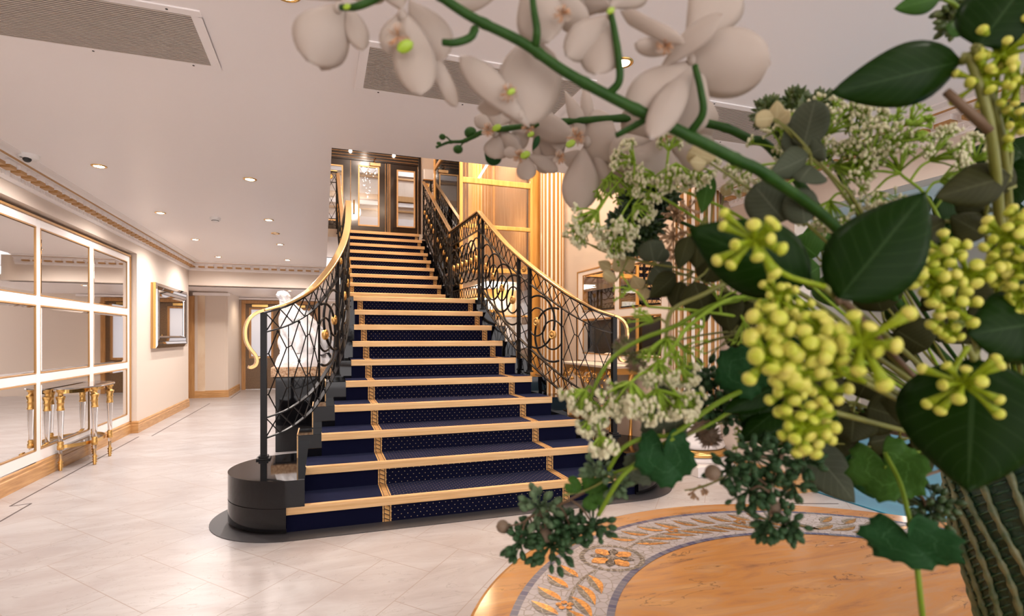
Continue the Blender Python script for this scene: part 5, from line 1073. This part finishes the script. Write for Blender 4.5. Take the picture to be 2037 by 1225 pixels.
# ================================================================ SEDUM, CONIFER, THISTLES
def clump(root,cx_,cy_,R,n,D,seed,m='sedum_green',br=7.5,el=1.9,name='bud_clump'):
    random.seed(seed); C0=W(cx_,cy_,D); mb=MB()
    for i in range(n):
        d=rdir(Vector((0,0,-.15))); L=sc(R,D)*random.uniform(.55,1.0); e=C0+d*L; mb.tube([C0,e],sc(1.6,D),4); r=sc(br,D)*random.uniform(.7,1.05)
        mb.tube([e-d*r*el*.5,e,e+d*r*el*.6,e+d*r*el],[r*.55,r,r*.85,r*.15],6)
    return mb.build(name,m,root,smooth=True)
def sedum(label,cl,stempts,m='sedum_green',sm='stem_brown',name='sedum_sprig',cat='sedum',extra=None):
    P_=[W(*p) for p in stempts]; t=thing(name,label,cat,P_[-1]); stem(t,P_+to_vase(P_[-1])[1:],.0019,sm)
    for c in cl:
        clump(t,*c[:6],c[6] if len(c)>6 else m); C0=W(c[0],c[1],c[4]); j=min(stemline(P_,6),key=lambda q_:(q_-C0).length); MB().tube(crom([C0,(C0+j)/2+Vector((0,0,.004)),j],4),.0010,5).build('branchlet',sm,t,smooth=True)
    return t
s_=sedum('sedum sprig with dusty buds hanging lowest over the marble table edge',[(1072,1008,46,36,.50,100,'sedum_dusty'),(1035,1075,42,32,.50,101),(1095,1085,52,42,.50,102),(1135,1050,44,34,.50,103),(1180,1045,42,34,.49,104),(1110,1040,38,28,.51,105),(1060,1050,34,24,.51,117)],[(1050,1030,.50),(1100,1010,.50),(1170,975,.48),(1230,945,.46),(1340,880,.45),(1500,820,.48)])
for bx,by,r in ((1000,1047,13),(1085,1065,14)): b=MB().ball(W(bx,by,.50),sc(r,.50),10,8).build('brown_bud','berry_brown',s_,smooth=True); MB().tube(crom([W(bx,by,.5),W((bx+1070)/2,by-6,.5),W(1070,1020,.5)],4),.0008,5).build('bud_stalk','stem_brown',b,smooth=True)
sedum('small sedum head at the end of the long lime stem over the bottom steps',[(1190,935,34,20,.45,106,'sedum_dusty'),(1220,960,36,22,.45,107,'sedum_dusty')],[(1205,945,.45),(1260,925,.44),(1400,850,.44),(1560,790,.48)],sm='stem_lime')
s_=sedum('large dark sedum sprig hanging right of centre between the column base and the table',[(1450,935,44,36,.42,108),(1500,910,48,38,.42,109),(1490,975,46,34,.42,110),(1550,905,44,30,.43,111),(1535,960,40,28,.42,112),(1530,1035,42,34,.41,113),(1570,1040,38,28,.41,114),(1600,920,36,24,.44,118),(1580,965,34,20,.43,119)],[(1530,1020,.41),(1535,960,.42),(1560,900,.43),(1620,860,.46),(1700,840,.5)])
for bx,by,r in ((1418,940,16),(1540,1010,15)): b=MB().ball(W(bx,by,.415),sc(r,.415),10,8).build('brown_bud','berry_brown',s_,smooth=True)
sedum('green berry clumps in front of the gilt flutes of the right column',[(1400,745,36,34,.48,115),(1420,800,50,44,.47,116),(1395,775,30,20,.48,120),(1450,820,36,24,.47,121)],[(1400,760,.48),(1450,785,.47),(1540,790,.47),(1640,800,.5)])
sedum('dark pointed seed cluster hanging before the blue carpet next to the vase',[(1840,1010,50,30,.44,122,'conifer_dark'),(1860,1000,44,26,.44,123,'conifer_dark')],[(1840,1000,.44),(1830,950,.45)],m='conifer_dark')
sedum('dark seed heads at the top edge beside the corner leaf',[(1905,40,34,24,.40,124,'conifer_olive'),(1925,20,30,20,.40,125,'conifer_olive'),(1890,15,22,12,.40,126,'conifer_olive')],[(1915,35,.40),(1960,150,.40),(2000,400,.45)],m='conifer_olive',sm='stem_lime')
def conifer(label,lumps,stempts,m='conifer_dark'):
    P_=[W(*p) for p in stempts]; t=thing('conifer_sprig',label,'conifer sprig',P_[-1]); stem(t,P_+to_vase(P_[-1])[1:],.0028,'stem_green')
    for (x,y,R,n,D,seed) in lumps:
        random.seed(seed); C0=W(x,y,D); mb=MB(); mb.ball(C0,sc(R*.62,D),12,9)
        for i in range(n):
            d=rdir(); L=sc(R,D)*random.uniform(.85,1.1); e=C0+d*L; mb.tube([C0+d*L*.45,C0+d*L*.8,e],[sc(3.5,D),sc(4.2,D),sc(.8,D)],5)
        mb.build('needle_tuft',m,t)
    return t
conifer('dark olive conifer tufts against the ceiling behind the round grey leaves',[(1528,225,36,110,.50,130),(1580,208,36,110,.50,131),(1630,215,38,110,.50,132),(1560,250,30,90,.50,133),(1600,235,34,90,.51,139)],[(1570,230,.50),(1640,300,.50),(1760,500,.52)],'conifer_olive')
conifer('black green conifer tufts behind the orchids, left of the bouquet',[(1270,400,44,130,.58,134),(1315,395,40,120,.58,135),(1240,445,40,120,.58,136),(1285,455,44,130,.58,137),(1255,480,36,110,.58,138),(1230,495,26,80,.58,140),(1310,355,34,100,.58,141)],[(1280,430,.58),(1350,440,.56),(1500,520,.54),(1700,700,.56)])
def thist(label,bs,stempts,brown=False):
    P_=[W(*p) for p in stempts]; t=thing('thistle_stem',label,'thistle',P_[-1]); stem(t,P_+to_vase(P_[-1])[1:],.0014,'stem_olive')
    for i,(x,y,R,D) in enumerate(bs):
        random.seed(150+int(x)); C0=W(x,y,D); mb=MB(); mb.ball(C0,sc(R*.72,D),12,9)
        for k in range(190): d=rdir(); mb.tube([C0+d*sc(R*.6,D),C0+d*sc(R*random.uniform(.95,1.15),D)],[sc(1.5,D),sc(.5,D)],3)
        b=mb.build('thistle_head','thistle' if not brown else 'berry_brown',t); j=min(stemline(P_,6),key=lambda q_:(q_-C0).length); MB().tube([C0,j],.0009,5).build('branchlet','stem_olive',b)
thist('two spiky green balls in front of the right newel',[(1243,690,24,.50),(1265,722,22,.50)],[(1255,705,.50),(1330,680,.48),(1480,660,.48),(1620,700,.5)])
thist('brown spiky balls low before the column base',[(1410,868,26,.54),(1300,850,22,.54),(1395,850,20,.54)],[(1400,850,.54),(1500,830,.52),(1640,820,.52)],True)
# thin bare twigs with dried florets
def twig(label,lines,heads,stempts,m='stem_olive',hm='dried_brown'):
    P_=[W(*p) for p in stempts]; t=thing('twig',label,'twig',P_[-1]); stem(t,P_+to_vase(P_[-1])[1:],.0013,m)
    for l in lines: MB().tube(crom([W(*p) for p in l],5),.0007,5).build('side_twig',m,t,smooth=True)
    for (x,y,R,n,D,seed) in heads: clump(t,x,y,R,n,D,seed,hm,3.4,1.6,'floret_head')
    return t
twig('brown dried floret heads between the conifer tufts and the gilt flutes',[[(1345,480,.54),(1400,500,.5),(1460,520,.5)]],[(1345,425,26,26,.55,160),(1340,470,30,30,.55,161),(1350,500,24,22,.55,162),(1370,415,22,20,.55,163)],[(1345,450,.55),(1420,500,.52),(1600,620,.52)])
twig('thin twigs crossing in front of the right column',[[(1380,690,.48),(1420,675,.47),(1500,655,.46)],[(1400,705,.48),(1450,680,.47),(1520,640,.46)],[(1410,712,.48),(1450,670,.47),(1480,630,.46)],[(1350,590,.48),(1400,600,.47),(1480,600,.46)]],[],[(1378,690,.48),(1500,656,.46),(1620,640,.48)])
twig('small brown leafy twig tip poking left over the marble table rim',[[(1362,975,.48),(1400,968,.47),(1440,950,.46)]],[(1378,978,16,8,.48,164),(1400,972,12,6,.48,165)],[(1372,975,.48),(1440,950,.46),(1560,880,.47)])
twig('lime twig with tiny green florets against the cream wall by the white petals',[[(1150,468,.56),(1162,478,.55)],[(1165,462,.56),(1170,480,.55)]],[(1155,458,16,10,.56,166),(1220,510,12,10,.54,167),(1230,520,10,10,.54,168)],[(1122,468,.56),(1190,492,.55),(1260,516,.53),(1400,560,.5),(1620,660,.5)],'stem_olive','umbel_green')
leaf_sprig('leaf_sprig','sprig of small cream pointed leaves before the left mirror panels','foliage',[(1215,535,1190,520,22,.54,'ovate',0,'leaf_cream'),(1235,540,1222,512,26,.54,'ovate',0,'leaf_cream'),(1240,535,1262,512,30,.54,'ovate',0,'leaf_cream'),(1275,575,1258,550,30,.52,'ovate',0,'leaf_cream'),(1285,572,1275,598,28,.52,'ovate',0,'leaf_cream'),(1330,590,1315,560,26,.52,'ovate',0,'leaf_cream'),(1420,385,1400,372,24,.5,'ovate',0,'leaf_cream'),(1440,390,1452,362,26,.5,'ovate',0,'leaf_cream')],'leaf_cream',[(1200,530,.54),(1240,537,.54),(1290,560,.52),(1400,570,.5),(1600,640,.5)],'stem_olive',.001)
